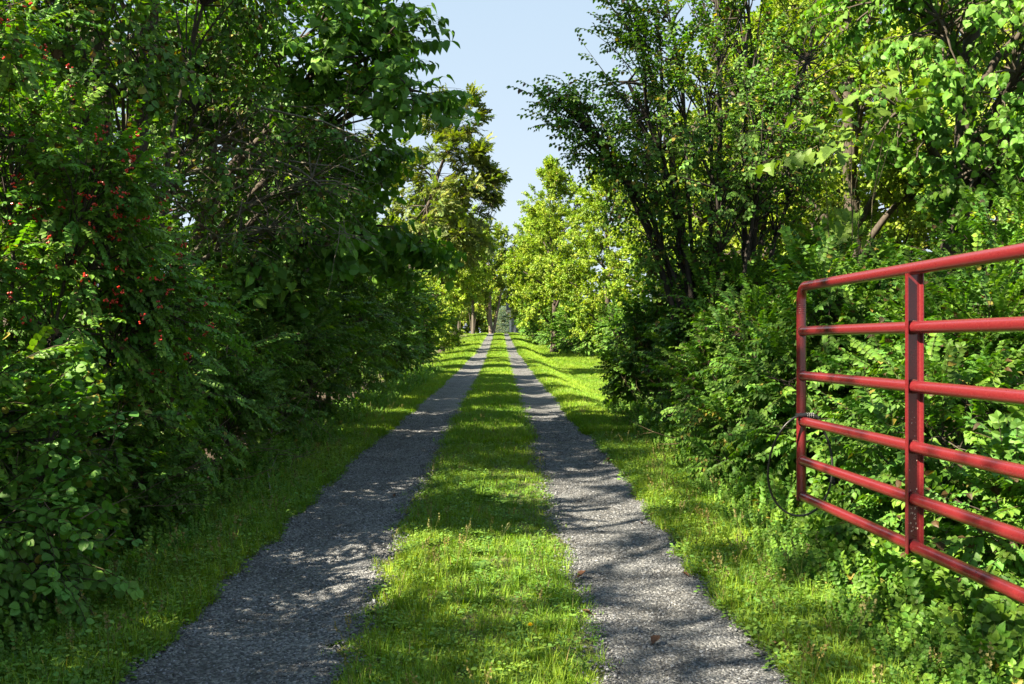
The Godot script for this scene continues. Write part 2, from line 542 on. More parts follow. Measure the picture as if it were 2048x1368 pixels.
# a plant: stems and limbs as one mesh, foliage as sprays spread through the lobes
func grow(o: Node3D, p: Dictionary) -> void:
	var kind: Dictionary = kinds[p.kind]
	var lobes: Array = p.lobes
	var bark: Color = p.get("bark", Color(0.085, 0.07, 0.055))
	var r0: float = p.get("trunk_r", 0.03)
	var stems: int = p.get("stems", 0)
	var droop: float = p.get("droop", 0.0)
	var scale_: float = p.get("scale", 1.0)
	var per: int = p.get("per", 5)
	var twig_mesh: bool = p.get("twig_mesh", true)
	var tint: Color = p.get("tint", Color.WHITE)
	var shell: float = p.get("shell", 0.45)
	var wood := MB.new()
	var xfs := []
	var cols := []
	for k in kind.sprays.size():
		xfs.append([])
		cols.append(PackedColorArray())
	var top := Vector3.ZERO
	var mid := Vector3.ZERO
	for l in lobes:
		mid += l[0] / lobes.size()
		if l[0].y > top.y:
			top = l[0]
	var trunk := PackedVector3Array()
	if stems == 1:
		var lean: Vector3 = p.get("lean", Vector3(rf(-0.1, 0.1), 0, rf(-0.1, 0.1)))
		trunk = bez(Vector3(0, -0.15, 0), Vector3(0, top.y * 0.5, 0) + lean * top.y * 0.5, top, 8, r0 * 0.5)
		var tr := taper(r0, r0 * 0.22, 8)
		tr[0] = r0 * 1.45
		wood.tube(trunk, tr, 8, bark)
	for l in lobes:
		var c: Vector3 = l[0]
		var rad: Vector3 = l[1]
		var limb: PackedVector3Array
		var lr := r0 * 0.4
		if stems == 1:
			var f := clampf((c.y - rad.y * 0.6 - Vector2(c.x, c.z).length() * 0.4) / maxf(top.y, 0.1), p.get("fork", 0.25), 0.9)
			var fi := f * 8.0
			var a := trunk[int(fi)].lerp(trunk[mini(int(fi) + 1, 8)], fi - int(fi))
			limb = bez(a, a.lerp(c, 0.5) + Vector3(0, 0.18 * (c - a).length(), 0), c, 5, 0.03)
			lr = r0 * lerpf(0.5, 0.2, f)
		else:
			var a2 := Vector3(c.x, 0, c.z).limit_length(maxf(0.08, p.get("ring", 0.22))) * rf(0.5, 1.0) + Vector3(0, -0.08, 0)
			limb = bez(a2, Vector3(lerpf(a2.x, c.x, 0.25), c.y * 0.75, lerpf(a2.z, c.z, 0.25)), c, 6, 0.025)
			lr = r0 * rf(0.7, 1.1)
		wood.tube(limb, taper(lr, lr * 0.35, limb.size() - 1), 5, bark)
		var m := int(p.get("twigs", 24) * rf(0.85, 1.15) * (1.3 if p.kind in ["honeysuckle", "dogwood"] and scale_ < 1.4 else 1.0))
		for k in m:
			var dir := rball()
			if p.get("open", Vector3.ZERO) != Vector3.ZERO and dir.dot(p.open) < -0.3 and rng.randf() < 0.5:
				dir = dir.bounce(p.open)
			var end: Vector3 = c + dir * rad * lerpf(shell, 1.0, sqrt(rng.randf())) * rf(0.9, 1.12)
			if end.y < 0.08:
				end.y = rf(0.08, 0.35)
			var at := limb[limb.size() - 1 - rng.randi() % 3]
			var line := bez(at, at.lerp(end, 0.55) + Vector3(0, rf(0.02, 0.2) * (end - at).length(), 0), end, 4, 0.015)
			if twig_mesh:
				wood.tube(line, taper(lr * 0.3 + 0.002, 0.0018, 4), 3, bark)
			var td := (line[4] - line[2]).normalized()
			var outw := (end - mid).normalized()
			for s in per:
				var t := 1.0 - 0.62 * float(s) / per * rf(0.7, 1.2)
				var fi2 := clampf(t, 0.0, 0.999) * 4.0
				var q := line[int(fi2)].lerp(line[int(fi2) + 1], fi2 - int(fi2))
				var sd := td * 0.7 + outw * 0.35 + rball() * (0.75 if s else 0.25) + Vector3(0, droop, 0)
				var face := Vector3(0, 0.9, 0) + outw * 0.45 + rball() * 0.5
				var which: int = rng.randi() % kind.sprays.size()
				xfs[which].append(frame(sd, face, scale_ * rf(0.75, 1.2), q))
				cols[which].push_back(tint * vary(0.28, 0.2))
	if wood.v.size():
		part(p.get("wood", "branches" if stems != 1 else "trunk"), wood.mesh(mats.bark), o)
	# the leaves that show largest are parts of their own
	var singles: int = p.get("leaf_parts", 0)
	if singles > 0:
		var ranked := []
		for k in xfs.size():
			for q in xfs[k].size():
				var w: Vector3 = o.position + xfs[k][q].origin
				var out_of_bush: float = (xfs[k][q].origin - mid).dot(Vector3(-signf(o.position.x), 0.1, 0.8).normalized())
				ranked.append([w.distance_to(Vector3(0, 1.4, 0)) - 0.8 * out_of_bush, k, q])
		ranked.sort_custom(func(a, b): return a[0] < b[0])
		var gone := {}
		var made := 0
		for e in ranked:
			var sp: Dictionary = kind.sprays[e[1]]
			if made + sp.leaves.size() > singles:
				break
			gone[e[1] * 1000000 + e[2]] = true
			for lx in sp.leaves:
				part("leaf", kind.singles[made % 6], o, xfs[e[1]][e[2]] * lx)
				made += 1
			if sp.twig:
				part("twig", sp.twig, o, xfs[e[1]][e[2]])
		for k in xfs.size():
			var kx := []
			var kc := PackedColorArray()
			for q in xfs[k].size():
				if not gone.has(k * 1000000 + q):
					kx.append(xfs[k][q])
					kc.push_back(cols[k][q])
			xfs[k] = kx
			cols[k] = kc
	for k in xfs.size():
		if xfs[k].size():
			many(p.get("crown", "foliage"), kind.sprays[k].mesh, xfs[k], cols[k], o)

func shrub(called: String, label: String, group: String, x: float, d: float, h: float, r: float, n_lobes: int, p: Dictionary) -> Node3D:
	var o := thing(called, gp(x, d), label, "shrub", group)
	p.lobes = p.get("lobes", dome(h, r, n_lobes, p.get("low", 0.2)))
	grow(o, p)
	if p.has("dead"):
		dead_twigs(o, p.dead, r * 0.95, h * 0.55, Color(0.20, 0.145, 0.105))
	return o

func dead_twigs(o: Node3D, count: int, r: float, h: float, col: Color) -> void:
	var m := MB.new()
	for k in count:
		var a := rf(0, TAU)
		var s := Vector3(cos(a) * r * rf(0.2, 1.0), rf(0.05, h), sin(a) * r * rf(0.2, 1.0))
		var e := s + (Vector3(cos(a) * 0.6, rf(-0.2, 0.9), sin(a) * 0.6) + rball() * 0.7).normalized() * rf(0.2, 0.6)
		var line := bez(s, s.lerp(e, 0.5) + rball() * 0.07, e, 4, 0.012)
		m.tube(line, taper(0.0042, 0.0014, 4), 3, col * vary(0.3, 0.1))
		var e2 := line[2] + (e - s + rball() * 0.3) * rf(0.3, 0.5)
		m.tube(PackedVector3Array([line[2], line[2].lerp(e2, 0.5) + rball() * 0.015, e2]), taper(0.0026, 0.001, 2), 3, col * vary(0.3, 0.1))
	part("bare_twigs", m.mesh(mats.bark), o).set_meta("kind", "stuff")

func tree(called: String, label: String, group: String, x: float, d: float, p: Dictionary) -> Node3D:
	var o := thing(called, gp(x, d), label, "tree", group)
	p.stems = p.get("stems", 1)
	p.crown = "crown"
	grow(o, p)
	return o

# world-placed lobe for a plant that stands at (x, d): px, py in metres of the world, relative to the base
func lb(o_x: float, o_d: float, x: float, y: float, d: float, rx: float, ry := -1.0, rz := -1.0) -> Array:
	var base := gp(o_x, o_d)
	return [Vector3(x, y, -d) - base, Vector3(rx, rx if ry < 0 else ry, rx if rz < 0 else rz)]

# ---------------------------------------------------------------- scene
func _ready() -> void:
	rng.seed = 20240611
	noise.seed = 5
	noise.frequency = 0.05
	var cam := Camera3D.new()
	cam.name = "camera"
	add_child(cam)
	cam.position = Vector3(0, EYE, 0)
	cam.rotation = Vector3(0, -atan(24.0 / 1900.0), 0)
	cam.fov = rad_to_deg(2.0 * atan(684.0 / 1900.0))
	cam.near = 0.1
	cam.far = 3000.0
	cam.current = true
	var env := Environment.new()
	var sky := Sky.new()
	var psm := ProceduralSkyMaterial.new()
	psm.sky_top_color = Color(0.345, 0.40, 0.45)
	psm.sky_horizon_color = Color(0.45, 0.475, 0.495)
	psm.sky_curve = 0.16
	psm.ground_bottom_color = Color(0.20, 0.22, 0.16)
	psm.ground_horizon_color = Color(0.55, 0.58, 0.55)
	psm.sun_angle_max = 1.0
	sky.sky_material = psm
	env.background_mode = Environment.BG_SKY
	env.sky = sky
	env.tonemap_mode = Environment.TONE_MAPPER_LINEAR
	env.tonemap_exposure = 5.4
	env.sdfgi_enabled = true
	env.ssao_enabled = true
	env.ssil_enabled = true
	var we := WorldEnvironment.new()
	we.name = "world_environment"
	we.environment = env
	add_child(we)
	var sun := DirectionalLight3D.new()
	sun.name = "sun"
	sun.light_energy = 1.6
	sun.light_color = Color(1.0, 0.94, 0.82)
	sun.light_angular_distance = 0.5
	sun.shadow_enabled = true
	add_child(sun)
	sun.look_at_from_position(Vector3.ZERO, Vector3(0.65, -0.65, -0.37), Vector3.UP)

	make_materials()
	make_kinds()
	build_ground()
	build_gravel()
	build_grass()
	build_gate()
	build_left()
	build_right()
	build_far_end()
	build_litter()

func build_ground() -> void:
	var xs := PackedFloat32Array()
	var x := -140.0
	while x < 140.0:
		xs.push_back(x)
		var a := absf(x)
		x += 0.12 if a < 4.0 else (0.4 if a < 8.0 else (1.5 if a < 20.0 else 12.0))
	xs.push_back(140.0)
	var ds := PackedFloat32Array()
	var d := -40.0
	while d < 700.0:
		ds.push_back(d)
		d += 3.0 if d < 0.0 else (0.2 if d < 14.0 else (0.6 if d < 40.0 else (1.5 if d < 130.0 else 20.0)))
	ds.push_back(700.0)
	var m := MB.new()
	for b in ds.size():
		for a in xs.size():
			var X := xs[a]
			var D := ds[b]
			var y := ground_y(X, D)
			m.v.push_back(Vector3(X, y, -D))
			var e := 0.15
			m.n.push_back(Vector3(ground_y(X - e, D) - ground_y(X + e, D), 2 * e, -(ground_y(X, D - e) - ground_y(X, D + e))).normalized())
			# turf where it is mown, brown litter under the hedges
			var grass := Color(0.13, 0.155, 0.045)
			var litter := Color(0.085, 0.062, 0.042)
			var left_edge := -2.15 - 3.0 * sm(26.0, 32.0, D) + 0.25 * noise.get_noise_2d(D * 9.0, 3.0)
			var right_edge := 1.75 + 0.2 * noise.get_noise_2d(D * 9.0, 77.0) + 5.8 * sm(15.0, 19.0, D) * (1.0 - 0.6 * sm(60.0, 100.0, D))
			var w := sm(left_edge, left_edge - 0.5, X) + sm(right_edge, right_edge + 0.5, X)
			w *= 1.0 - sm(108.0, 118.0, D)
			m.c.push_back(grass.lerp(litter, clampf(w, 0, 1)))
	var nx := xs.size()
	for b in ds.size() - 1:
		for a in nx - 1:
			var p := b * nx + a
			m.i.append_array(PackedInt32Array([p, p + nx, p + nx + 1, p, p + nx + 1, p + 1]))
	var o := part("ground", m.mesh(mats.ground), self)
	tag(o, "ground of turf and leaf litter under the hedges", "", "", "structure")

func build_gravel() -> void:
	for side in 2:
		var m := MB.new()
		var e0 := side * 2
		var d := -12.0
		var rows := 0
		var cols := 9
		while d < 121.0:
			var a := edge(e0, d)
			var b := edge(e0 + 1, d)
			for k in cols:
				var t := float(k) / (cols - 1)
				var X := lerpf(a, b, t)
				var y := ground_y(X, d) + 0.012 + (0.008 if k > 0 and k < cols - 1 else -0.016)
				y += 0.006 * noise.get_noise_2d(X * 60.0, d * 60.0)
				m.v.push_back(Vector3(X, y, -d))
				m.n.push_back(Vector3.UP)
				m.c.push_back(Color.WHITE)
			rows += 1
			d += 0.12 if d > 0.0 and d < 16.0 else (0.35 if d < 40.0 else 0.8)
		for r in rows - 1:
			for k in cols - 1:
				var p := r * cols + k
				m.i.append_array(PackedInt32Array([p, p + cols, p + cols + 1, p, p + cols + 1, p + 1]))
		var o := part(["left_gravel_track", "right_gravel_track"][side], m.mesh(mats.gravel), self)
		tag(o, ["left wheel track of crushed grey stone", "right wheel track of crushed grey stone"][side], "", "", "structure")
	# loose crushed stones on the near part of the tracks
	var shapes := []
	for k in 5:
		var s := MB.new()
		var pts := []
		for q in 6:
			pts.append([Vector3(1, 0, 0), Vector3(-1, 0, 0), Vector3(0, 1, 0), Vector3(0, -1, 0), Vector3(0, 0, 1), Vector3(0, 0, -1)][q] * rf(0.6, 1.1) + rball() * 0.25)
		for f in [[0, 2, 4], [2, 1, 4], [1, 3, 4], [3, 0, 4], [2, 0, 5], [1, 2, 5], [3, 1, 5], [0, 3, 5]]:
			var A: Vector3 = pts[f[0]]
			var B: Vector3 = pts[f[1]]
			var C: Vector3 = pts[f[2]]
			var nn := (B - A).cross(C - A).normalized()
			if nn.dot(A + B + C) < 0:
				nn = -nn
			s.tri(A, B, C, nn, Color.WHITE)
		shapes.append(s.mesh(mats.stone))
	var xfs := [[], [], [], [], []]
	var cs := [PackedColorArray(), PackedColorArray(), PackedColorArray(), PackedColorArray(), PackedColorArray()]
	for side in 2:
		var D := 2.8
		while D < 16.0:
			var step := 0.05
			var cnt := int(110.0 * clampf(5.5 / D, 0.25, 1.0))
			for k in cnt:
				var dd := D + rf(0, step)
				var X := lerpf(edge(side * 2, dd), edge(side * 2 + 1, dd), rng.randf()) + rng.randfn() * 0.035
				var sz := rf(0.004, 0.009) * (1.0 + 0.035 * D) * (1.5 if rng.randf() < 0.05 else 1.0)
				var b := Basis(rball(), rf(0, TAU)).scaled(Vector3(sz, sz * rf(0.5, 0.9), sz))
				var w := rng.randi() % 5
				xfs[w].append(Transform3D(b, gp(X, dd, 0.021)))
				var g := 0.042 + 0.155 * pow(rng.randf(), 1.5)
				if rng.randf() < 0.04:
					g = rf(0.18, 0.28)
				var warm := rf(-0.04, 0.03)
				cs[w].push_back(Color(g * (0.95 + warm), g * (1.0 + warm * 0.4), g * (1.11 - warm)))
			D += step
	for k in 2600:
		var dd2 := lerpf(2.8, 12.0, pow(rng.randf(), 1.4))
		var wh := rng.randi() % 4
		var X2 := edge(wh, dd2) + (-1.0 if wh % 2 == 0 else 1.0) * absf(rng.randfn()) * 0.07
		var sz2 := rf(0.005, 0.012)
		var w2 := rng.randi() % 5
		xfs[w2].append(Transform3D(Basis(rball(), rf(0, TAU)).scaled(Vector3(sz2, sz2 * 0.7, sz2)), gp(X2, dd2, 0.006)))
		var g2 := rf(0.05, 0.2)
		cs[w2].push_back(Color(g2 * 0.96, g2, g2 * 1.08))
	var st := Node3D.new()
	st.name = "loose_gravel"
	add_child(st)
	tag(st, "loose crushed grey stones scattered over both wheel tracks", "gravel", "", "stuff")
	for k in 5:
		many("stones", shapes[k], xfs[k], cs[k], st)

func blade_tuft(blades: int, h: float, spread: float, w: float, col: Color) -> ArrayMesh:
	var m := MB.new()
	for k in blades:
		var a := rf(0, TAU)
		var base := Vector3(cos(a), 0, sin(a)) * spread * sqrt(rng.randf())
		var dir := Vector3(cos(a + rf(-1, 1)), 0, sin(a + rf(-1, 1)))
		var L := h * rf(0.55, 1.15)
		var lean := rf(0.1, 0.75)
		var side := dir.cross(Vector3.UP).normalized()
		var tint := col * vary(0.3, 0.2)
		if rng.randf() < 0.06:
			tint = Color(0.22, 0.19, 0.09)
		var prev_l := base - side * w * 0.5
		var prev_r := base + side * w * 0.5
		for s in 3:
			var t := (s + 1) / 3.0
			var c := base + dir * L * lean * t * t + Vector3(0, L * t * (1.0 - 0.35 * lean * t), 0)
			var ww := w * 0.5 * (1.0 - t * 0.75)
			var nn := (dir * (-1.0) + Vector3(0, 0.5 + lean * t, 0)).normalized()
			if s < 2:
				m.quad(prev_l, prev_r, c + side * ww, c - side * ww, nn, tint)
			else:
				m.tri(prev_l, prev_r, c, nn, tint)
			prev_l = c - side * ww
			prev_r = c + side * ww
	return m.mesh(mats.grass)

func scatter(o: Node3D, called: String, meshes: Array, count: int, pick: Callable) -> void:
	# pick returns [x, d, scale, tilt] or null
	var xfs := []
	var cs := []
	for k in meshes.size():
		xfs.append([])
		cs.append(PackedColorArray())
	for k in count:
		var p = pick.call()
		if p == null:
			continue
		var w := rng.randi() % meshes.size()
		var up: Vector3 = (Vector3.UP + rball() * p[3]).normalized()
		var b := Basis(Quaternion(Vector3.UP, up)) * Basis(Vector3.UP, rf(0, TAU))
		xfs[w].append(Transform3D(b.scaled(Vector3.ONE * p[2]), gp(p[0], p[1], -0.004)))
		var patch := noise.get_noise_2d(p[0] * 9.0, p[1] * 5.0)
		cs[w].push_back(vary(0.18, 0.12) * Color(1.0 + 0.35 * patch, 1.0 + 0.15 * patch, 1.0))
	for k in meshes.size():
		if xfs[k].size():
			many(called, meshes[k], xfs[k], cs[k], o)

func stuff_node(called: String, label: String, category: String) -> Node3D:
	var o := Node3D.new()
	o.name = called
	add_child(o)
	tag(o, label, category, "", "stuff")
	return o

func build_grass() -> void:
	var col := Color(0.190, 0.32, 0.032)
	var fine := []
	var long_ := []
	var coarse := []
	for k in 4:
		fine.append(blade_tuft(16, 0.05, 0.035, 0.0032, col))
		long_.append(blade_tuft(16, 0.10, 0.04, 0.004, col))
		coarse.append(blade_tuft(22, 0.085, 0.11, 0.010, col))
	var clover := []
	for k in 3:
		var m := MB.new()
		var lf := unit_leaf(ROUND, 0.1, 0.1)
		for q in 16:
			var a := rf(0, TAU)
			var base := Vector3(cos(a), 0, sin(a)) * 0.06 * rng.randf() + Vector3(0, rf(0.012, 0.05), 0)
			var x := frame(Vector3(cos(a), rf(-0.1, 0.5), sin(a)), Vector3.UP + rball() * 0.45, rf(0.010, 0.022), base)
			x.basis.x *= rf(0.5, 0.9)
			m.append(lf, x, Color(0.13, 0.24, 0.045) * vary(0.3, 0.15))
		clover.append(m.mesh(mats.grass))
	var o := stuff_node("middle_grass_strip", "grass and clover strip growing between the two gravel tracks", "grass")
	var mid := func(dmin: float, dmax: float, s: float, power: float):
		var d := lerpf(dmin, dmax, pow(rng.randf(), power))
		var a := edge(1, d) - 0.03
		var b := edge(2, d) + 0.05
		var x := lerpf(a, b, rng.randf()) + rng.randfn() * 0.045
		var near_edge := minf(x - a, b - x)
		var bare := noise.get_noise_2d(x * 22.0, d * 16.0)
		if near_edge < 0.16 and rng.randf() < 0.55 - near_edge * 2.0:
			return null
		if x > 0.15 and d > 6.0 and d < 13.0 and rng.randf() < 0.5:
			return null
		if bare < -0.28 and rng.randf() < 0.6:
			return null
		return [x, d, s * rf(0.7, 1.25) * (0.75 if near_edge < 0.1 else 1.0), 0.25]
	scatter(o, "tufts", fine, 13000, mid.bind(2.8, 14.0, 1.0, 1.7))
	scatter(o, "tufts", long_, 1900, func():
		var q = mid.call(2.8, 14.0, 1.0, 1.8)
		if q != null and noise.get_noise_2d(q[0] * 10.0 + 60.0, q[1] * 7.0) < -0.05 and q[1] > 4.9:
			return null
		return q)
	scatter(o, "clover", clover, 4200, mid.bind(2.8, 16.0, 1.0, 1.6))
	scatter(o, "tufts", coarse, 9000, mid.bind(11.0, 60.0, 0.85, 1.6))
	scatter(o, "tufts", coarse, 3000, mid.bind(50.0, 121.0, 1.3, 1.2))
	var rosettes := []
	var stalks := []
	for k in 3:
		var pm := MB.new()
		var pl := unit_leaf(OVATE, 0.25, 0.35)
		for q in 7:
			var a5 := TAU * q / 7.0 + rf(-0.3, 0.3)
			var x5 := frame(Vector3(cos(a5), rf(0.2, 0.7), sin(a5)), Vector3.UP, rf(0.05, 0.085), Vector3(0, 0.01, 0))
			x5.basis.x *= 0.75
			pm.append(pl, x5, Color(0.12, 0.22, 0.045) * vary(0.25, 0.15))
		rosettes.append(pm.mesh(mats.grass))
		var sm5 := MB.new()
		for q in 3:
			var top5 := Vector3(rf(-0.05, 0.05), rf(0.12, 0.2), rf(-0.05, 0.05))
			sm5.tube(bez(Vector3.ZERO, Vector3(0, top5.y * 0.6, 0), top5, 3), taper(0.0009, 0.0006, 3), 3, Color(0.18, 0.20, 0.07))
			for e5 in 9:
				var p5 := top5 * (0.78 + 0.03 * e5) + rball() * 0.005
				sm5.append(pl, frame(Vector3(0, 1, 0) + rball() * 0.6, rball(), 0.009, p5), Color(0.20, 0.19, 0.08))
		stalks.append(sm5.mesh(mats.grass))
	scatter(o, "plantain", rosettes, 150, mid.bind(3.0, 13.0, 1.0, 1.5))
	scatter(o, "seed_stalks", stalks, 90, mid.bind(3.0, 14.0, 1.0, 1.4))
	# verges
	for side in 2:
		var v := stuff_node(["left_verge_grass", "right_verge_grass"][side], ["grass verge between the left gravel track and the left hedge", "grass verge and mown lawn to the right of the right gravel track"][side], "grass")
		var verge := func(dmin: float, dmax: float, s: float, power: float):
			var d := lerpf(dmin, dmax, pow(rng.randf(), power))
			var x := 0.0
			if side == 0:
				x = edge(0, d) + 0.05 - absf(rng.randfn()) * (0.42 + 0.7 * sm(25.0, 31.0, d))
			else:
				var wide := 0.42 + 2.7 * sm(15.0, 18.5, d) * (1.0 - 0.5 * sm(60.0, 100.0, d))
				x = edge(3, d) - 0.05 + absf(rng.randfn()) * wide
			return [x, d, s * rf(0.7, 1.3), 0.3]
		scatter(v, "tufts", fine, 8500, verge.bind(2.5, 14.0, 1.1, 1.6))
		scatter(v, "tufts", long_, 3000, verge.bind(2.5, 16.0, 1.0, 1.6))
		scatter(v, "seed_stalks", stalks, 70, verge.bind(3.0, 16.0, 1.2, 1.4))
		scatter(v, "plantain", rosettes, 110, verge.bind(3.0, 13.0, 1.0, 1.5))
		scatter(v, "clover", clover, 3600, verge.bind(2.5, 16.0, 1.2, 1.5))
		scatter(v, "tufts", coarse, [7000, 26000][side], verge.bind(12.0, 60.0, 0.9, 1.6))
		scatter(v, "tufts", coarse, [3000, 9000][side], verge.bind(50.0, 125.0, 1.5, 1.1))
	# meadow beyond the end of the drive
	var far := stuff_node("meadow_grass", "pale sunlit meadow grass beyond the end of the drive", "grass")
	scatter(far, "tufts", coarse, 5000, func():
		return [rf(-22, 22), rf(119, 150), 2.2 * rf(0.8, 1.3), 0.2])
	# low weeds along the foot of both hedges
	for side in 2:
		var w := stuff_node(["left_hedge_weeds", "right_hedge_weeds"][side], ["low leafy weeds along the foot of the left hedge", "low leafy weeds between the right verge and the bushes, under the gate"][side], "weeds")
		var xfs := [[], [], [], []]
		var cs := [PackedColorArray(), PackedColorArray(), PackedColorArray(), PackedColorArray()]
		for k in [6500, 9500][side]:
			var d := lerpf(2.5, 34.0 if side == 0 else 16.5, pow(rng.randf(), 1.5))
			var x := 0.0
			var hh := 1.0
			if side == 0:
				x = -1.92 - absf(rng.randfn()) * 0.42
				hh = rf(0.35, 0.9) * (0.6 + 0.8 * sm(-1.9, -2.5, x))
			else:
				var near := 1.0 - sm(6.0, 9.0, d)
				x = lerpf(1.72, 1.55, near) + absf(rng.randfn()) * lerpf(0.35, 0.62, near)
				hh = rf(0.4, 1.0) * (0.55 + 0.75 * sm(1.6, 2.2, x))
			if noise.get_noise_2d(x * 14.0, d * 14.0) < -0.25:
				continue
			var q := rng.randi() % 4
			xfs[q].append(frame(Vector3(rng.randfn() * 0.35, 1.0, rng.randfn() * 0.35), rball() + Vector3(-signf(x) * 0.5, 0.3, 0.3), hh * rf(0.7, 1.2), gp(x, d, -0.01)))
			cs[q].push_back(vary(0.22, 0.2))
		for k in 4:
			many("weeds", kinds.weed.sprays[k].mesh, xfs[k], cs[k], w)

# ---------------------------------------------------------------- the gate
func build_gate() -> void:
	var far_d := 5.45
	var base := Vector3(1.735, 0, -far_d)
	var g := thing("tube_gate", Vector3(base.x, ground_y(base.x, far_d), base.z), "open red tubular steel farm gate with six rails beside the lane", "gate")
	var dirv := Vector3(0.041, 0, 1).normalized()   # from the free end towards the hinges
	var gy := ground_y(base.x, far_d)
	var length := 3.65
	var hs := [1.668, 1.413, 1.157, 0.896, 0.67, 0.465]
	var R := 0.0275
	var side := dirv.cross(Vector3.UP).normalized()
	var along := func(s: float, h: float) -> Vector3: return dirv * s + Vector3(0, h - gy, 0)
	# outer frame: top rail, bend and both end uprights in one bent tube
	var m := MB.new()
	var pts := PackedVector3Array()
	pts.push_back(along.call(0.0, hs[5] - 0.028))
	for k in 6:
		pts.push_back(along.call(0.0, lerpf(hs[5], hs[0] - 0.13, k / 5.0)))
	var bend := 0.075
	for k in 9:
		var a := PI * 0.5 * k / 8.0
		pts.push_back(along.call(bend - bend * cos(a), hs[0] - bend + bend * sin(a)))
	for k in 6:
		pts.push_back(along.call(lerpf(0.15, length - 0.15, k / 5.0), hs[0]))
	for k in 9:
		var a2 := PI * 0.5 * k / 8.0
		pts.push_back(along.call(length - bend + bend * sin(a2), hs[0] - bend + bend * cos(a2)))
	pts.push_back(along.call(length, hs[5] - 0.028))
	var rad := PackedFloat32Array()
	for k in pts.size():
		rad.push_back(R)
	m.tube(pts, rad, 18, Color.WHITE, true)
	tag(part("bent_outer_frame", m.mesh(mats.red), g), "bent outer tube with rounded upper corner")
	# wrinkles pressed into the inside of the bend
	for k in 5:
		var w := MB.new()
		var c: Vector3 = along.call(0.0, hs[0] - 0.105 - 0.012 * k)
		var ring := PackedVector3Array()
		for q in 21:
			var an := TAU * q / 20.0
			ring.push_back(c + (dirv * cos(an) + side * sin(an)) * (R - 0.0005))
		w.tube(ring, taper(0.0022, 0.0022, 20), 5, Color.WHITE)
		part("bend_ridge", w.mesh(mats.red), g)
	# rails, cut at the uprights
	var ups := [1.35, 2.7]
	var cuts := [0.0, 1.35, 2.7, length]
	for r in range(1, 6):
		for s in 3:
			var rm := MB.new()
			var a3: float = cuts[s] + (R * 0.9 if s == 0 else 0.012)
			var b3: float = cuts[s + 1] - (R * 0.9 if s == 2 else -0.004)
			var line := PackedVector3Array()
			for k in 5:
				line.push_back(along.call(lerpf(a3, b3, k / 4.0), hs[r]))
			rm.tube(line, taper(R * 0.97, R * 0.97, 4), 16, Color.WHITE, true)
			var rail := part("rail", rm.mesh(mats.red), g)
			# the weld bead where the tube meets the web
			for e in 2:
				var wd := MB.new()
				var c3: Vector3 = along.call([a3 + 0.004, b3 - 0.008][e], hs[r])
				var ring3 := PackedVector3Array()
				for q in 17:
					var an3 := TAU * q / 16.0
					ring3.push_back(c3 + (Vector3.UP * cos(an3) + side * sin(an3)) * (R + 0.001))
				wd.tube(ring3, taper(0.0028, 0.0028, 16), 5, Color(0.085, 0.022, 0.018))
				part("weld", wd.mesh(mats.plain), rail)
	# pressed channel uprights, their open side towards the hinges
	for u in ups:
		var cm := MB.new()
		var hw := 0.036
		var dp := 0.03
		var th := 0.004
		var prof := []
		# outline of the channel seen from above: [across, along]
		for q in [[-hw, dp], [-hw, 0.006], [-hw + 0.006, 0.0], [hw - 0.006, 0.0], [hw, 0.006], [hw, dp], [hw - th, dp], [hw - th, th + 0.004], [hw - th - 0.004, th], [-hw + th + 0.004, th], [-hw + th, th + 0.004], [-hw + th, dp]]:
			prof.append(side * q[0] + dirv * (u + q[1]))
		var y0: float = hs[5] - 0.03 - gy
		var y1: float = hs[0] - R * 0.8 - gy
		var area := 0.0
		for q in prof.size():
			var A: Vector3 = prof[q]
			var B: Vector3 = prof[(q + 1) % prof.size()]
			var nn := (B - A).cross(Vector3.UP).normalized()
			# outline runs clockwise or not: pick the outward side once from the first edge
			if q == 0:
				area = 1.0 if nn.dot(-side) > 0 else -1.0
			nn *= area
			cm.quad(A + Vector3(0, y0, 0), B + Vector3(0, y0, 0), B + Vector3(0, y1, 0), A + Vector3(0, y1, 0), nn, Color.WHITE)
		for yy in [y0, y1]:
			for trio in [[0, 1, 10], [0, 10, 11], [1, 2, 9], [1, 9, 10], [2, 3, 8], [2, 8, 9], [3, 4, 7], [3, 7, 8], [4, 5, 6], [4, 6, 7]]:
				cm.tri(prof[trio[0]] + Vector3(0, yy, 0), prof[trio[1]] + Vector3(0, yy, 0), prof[trio[2]] + Vector3(0, yy, 0), Vector3(0, -1 if yy == y0 else 1, 0), Color.WHITE)
		var up := part("channel_upright", cm.mesh(mats.red), g)
		# flaked paint showing pale primer low on the web
		var fl := MB.new()
		for k in 46:
			var hgt := rf(0.52, 0.72) if k < 34 else rf(0.75, 1.05)
			var sz := rf(0.0012, 0.0045) * (1.0 if k < 34 else 0.6)
			var cc: Vector3 = dirv * (u + th + 0.0012) + side * clampf(rng.randfn() * 0.011, -0.022, 0.022) + Vector3(0, hgt - gy, 0)
			var prevp := Vector3.ZERO
			var firstp := Vector3.ZERO
			for q in 6:
				var an4 := TAU * q / 6.0
				var pp := cc + (side * cos(an4) + Vector3.UP * sin(an4) * 1.4) * sz * rf(0.6, 1.2)
				if q == 0:
					firstp = pp
				else:
					fl.tri(cc, prevp, pp, dirv, Color(0.55, 0.42, 0.36))
				prevp = pp
			fl.tri(cc, prevp, firstp, dirv, Color(0.55, 0.42, 0.36))
		var flp := part("paint_flakes", fl.mesh(mats.plain), up)
		flp.set_meta("kind", "stuff")
	# hinge post, just outside the frame, with two hinge pins that carry the gate
	var hp := base + dirv * (length + 0.13)
	var post := thing("gate_post", gp(hp.x, -hp.z), "weathered round wooden post that carries the red gate", "post")
	var pm := MB.new()
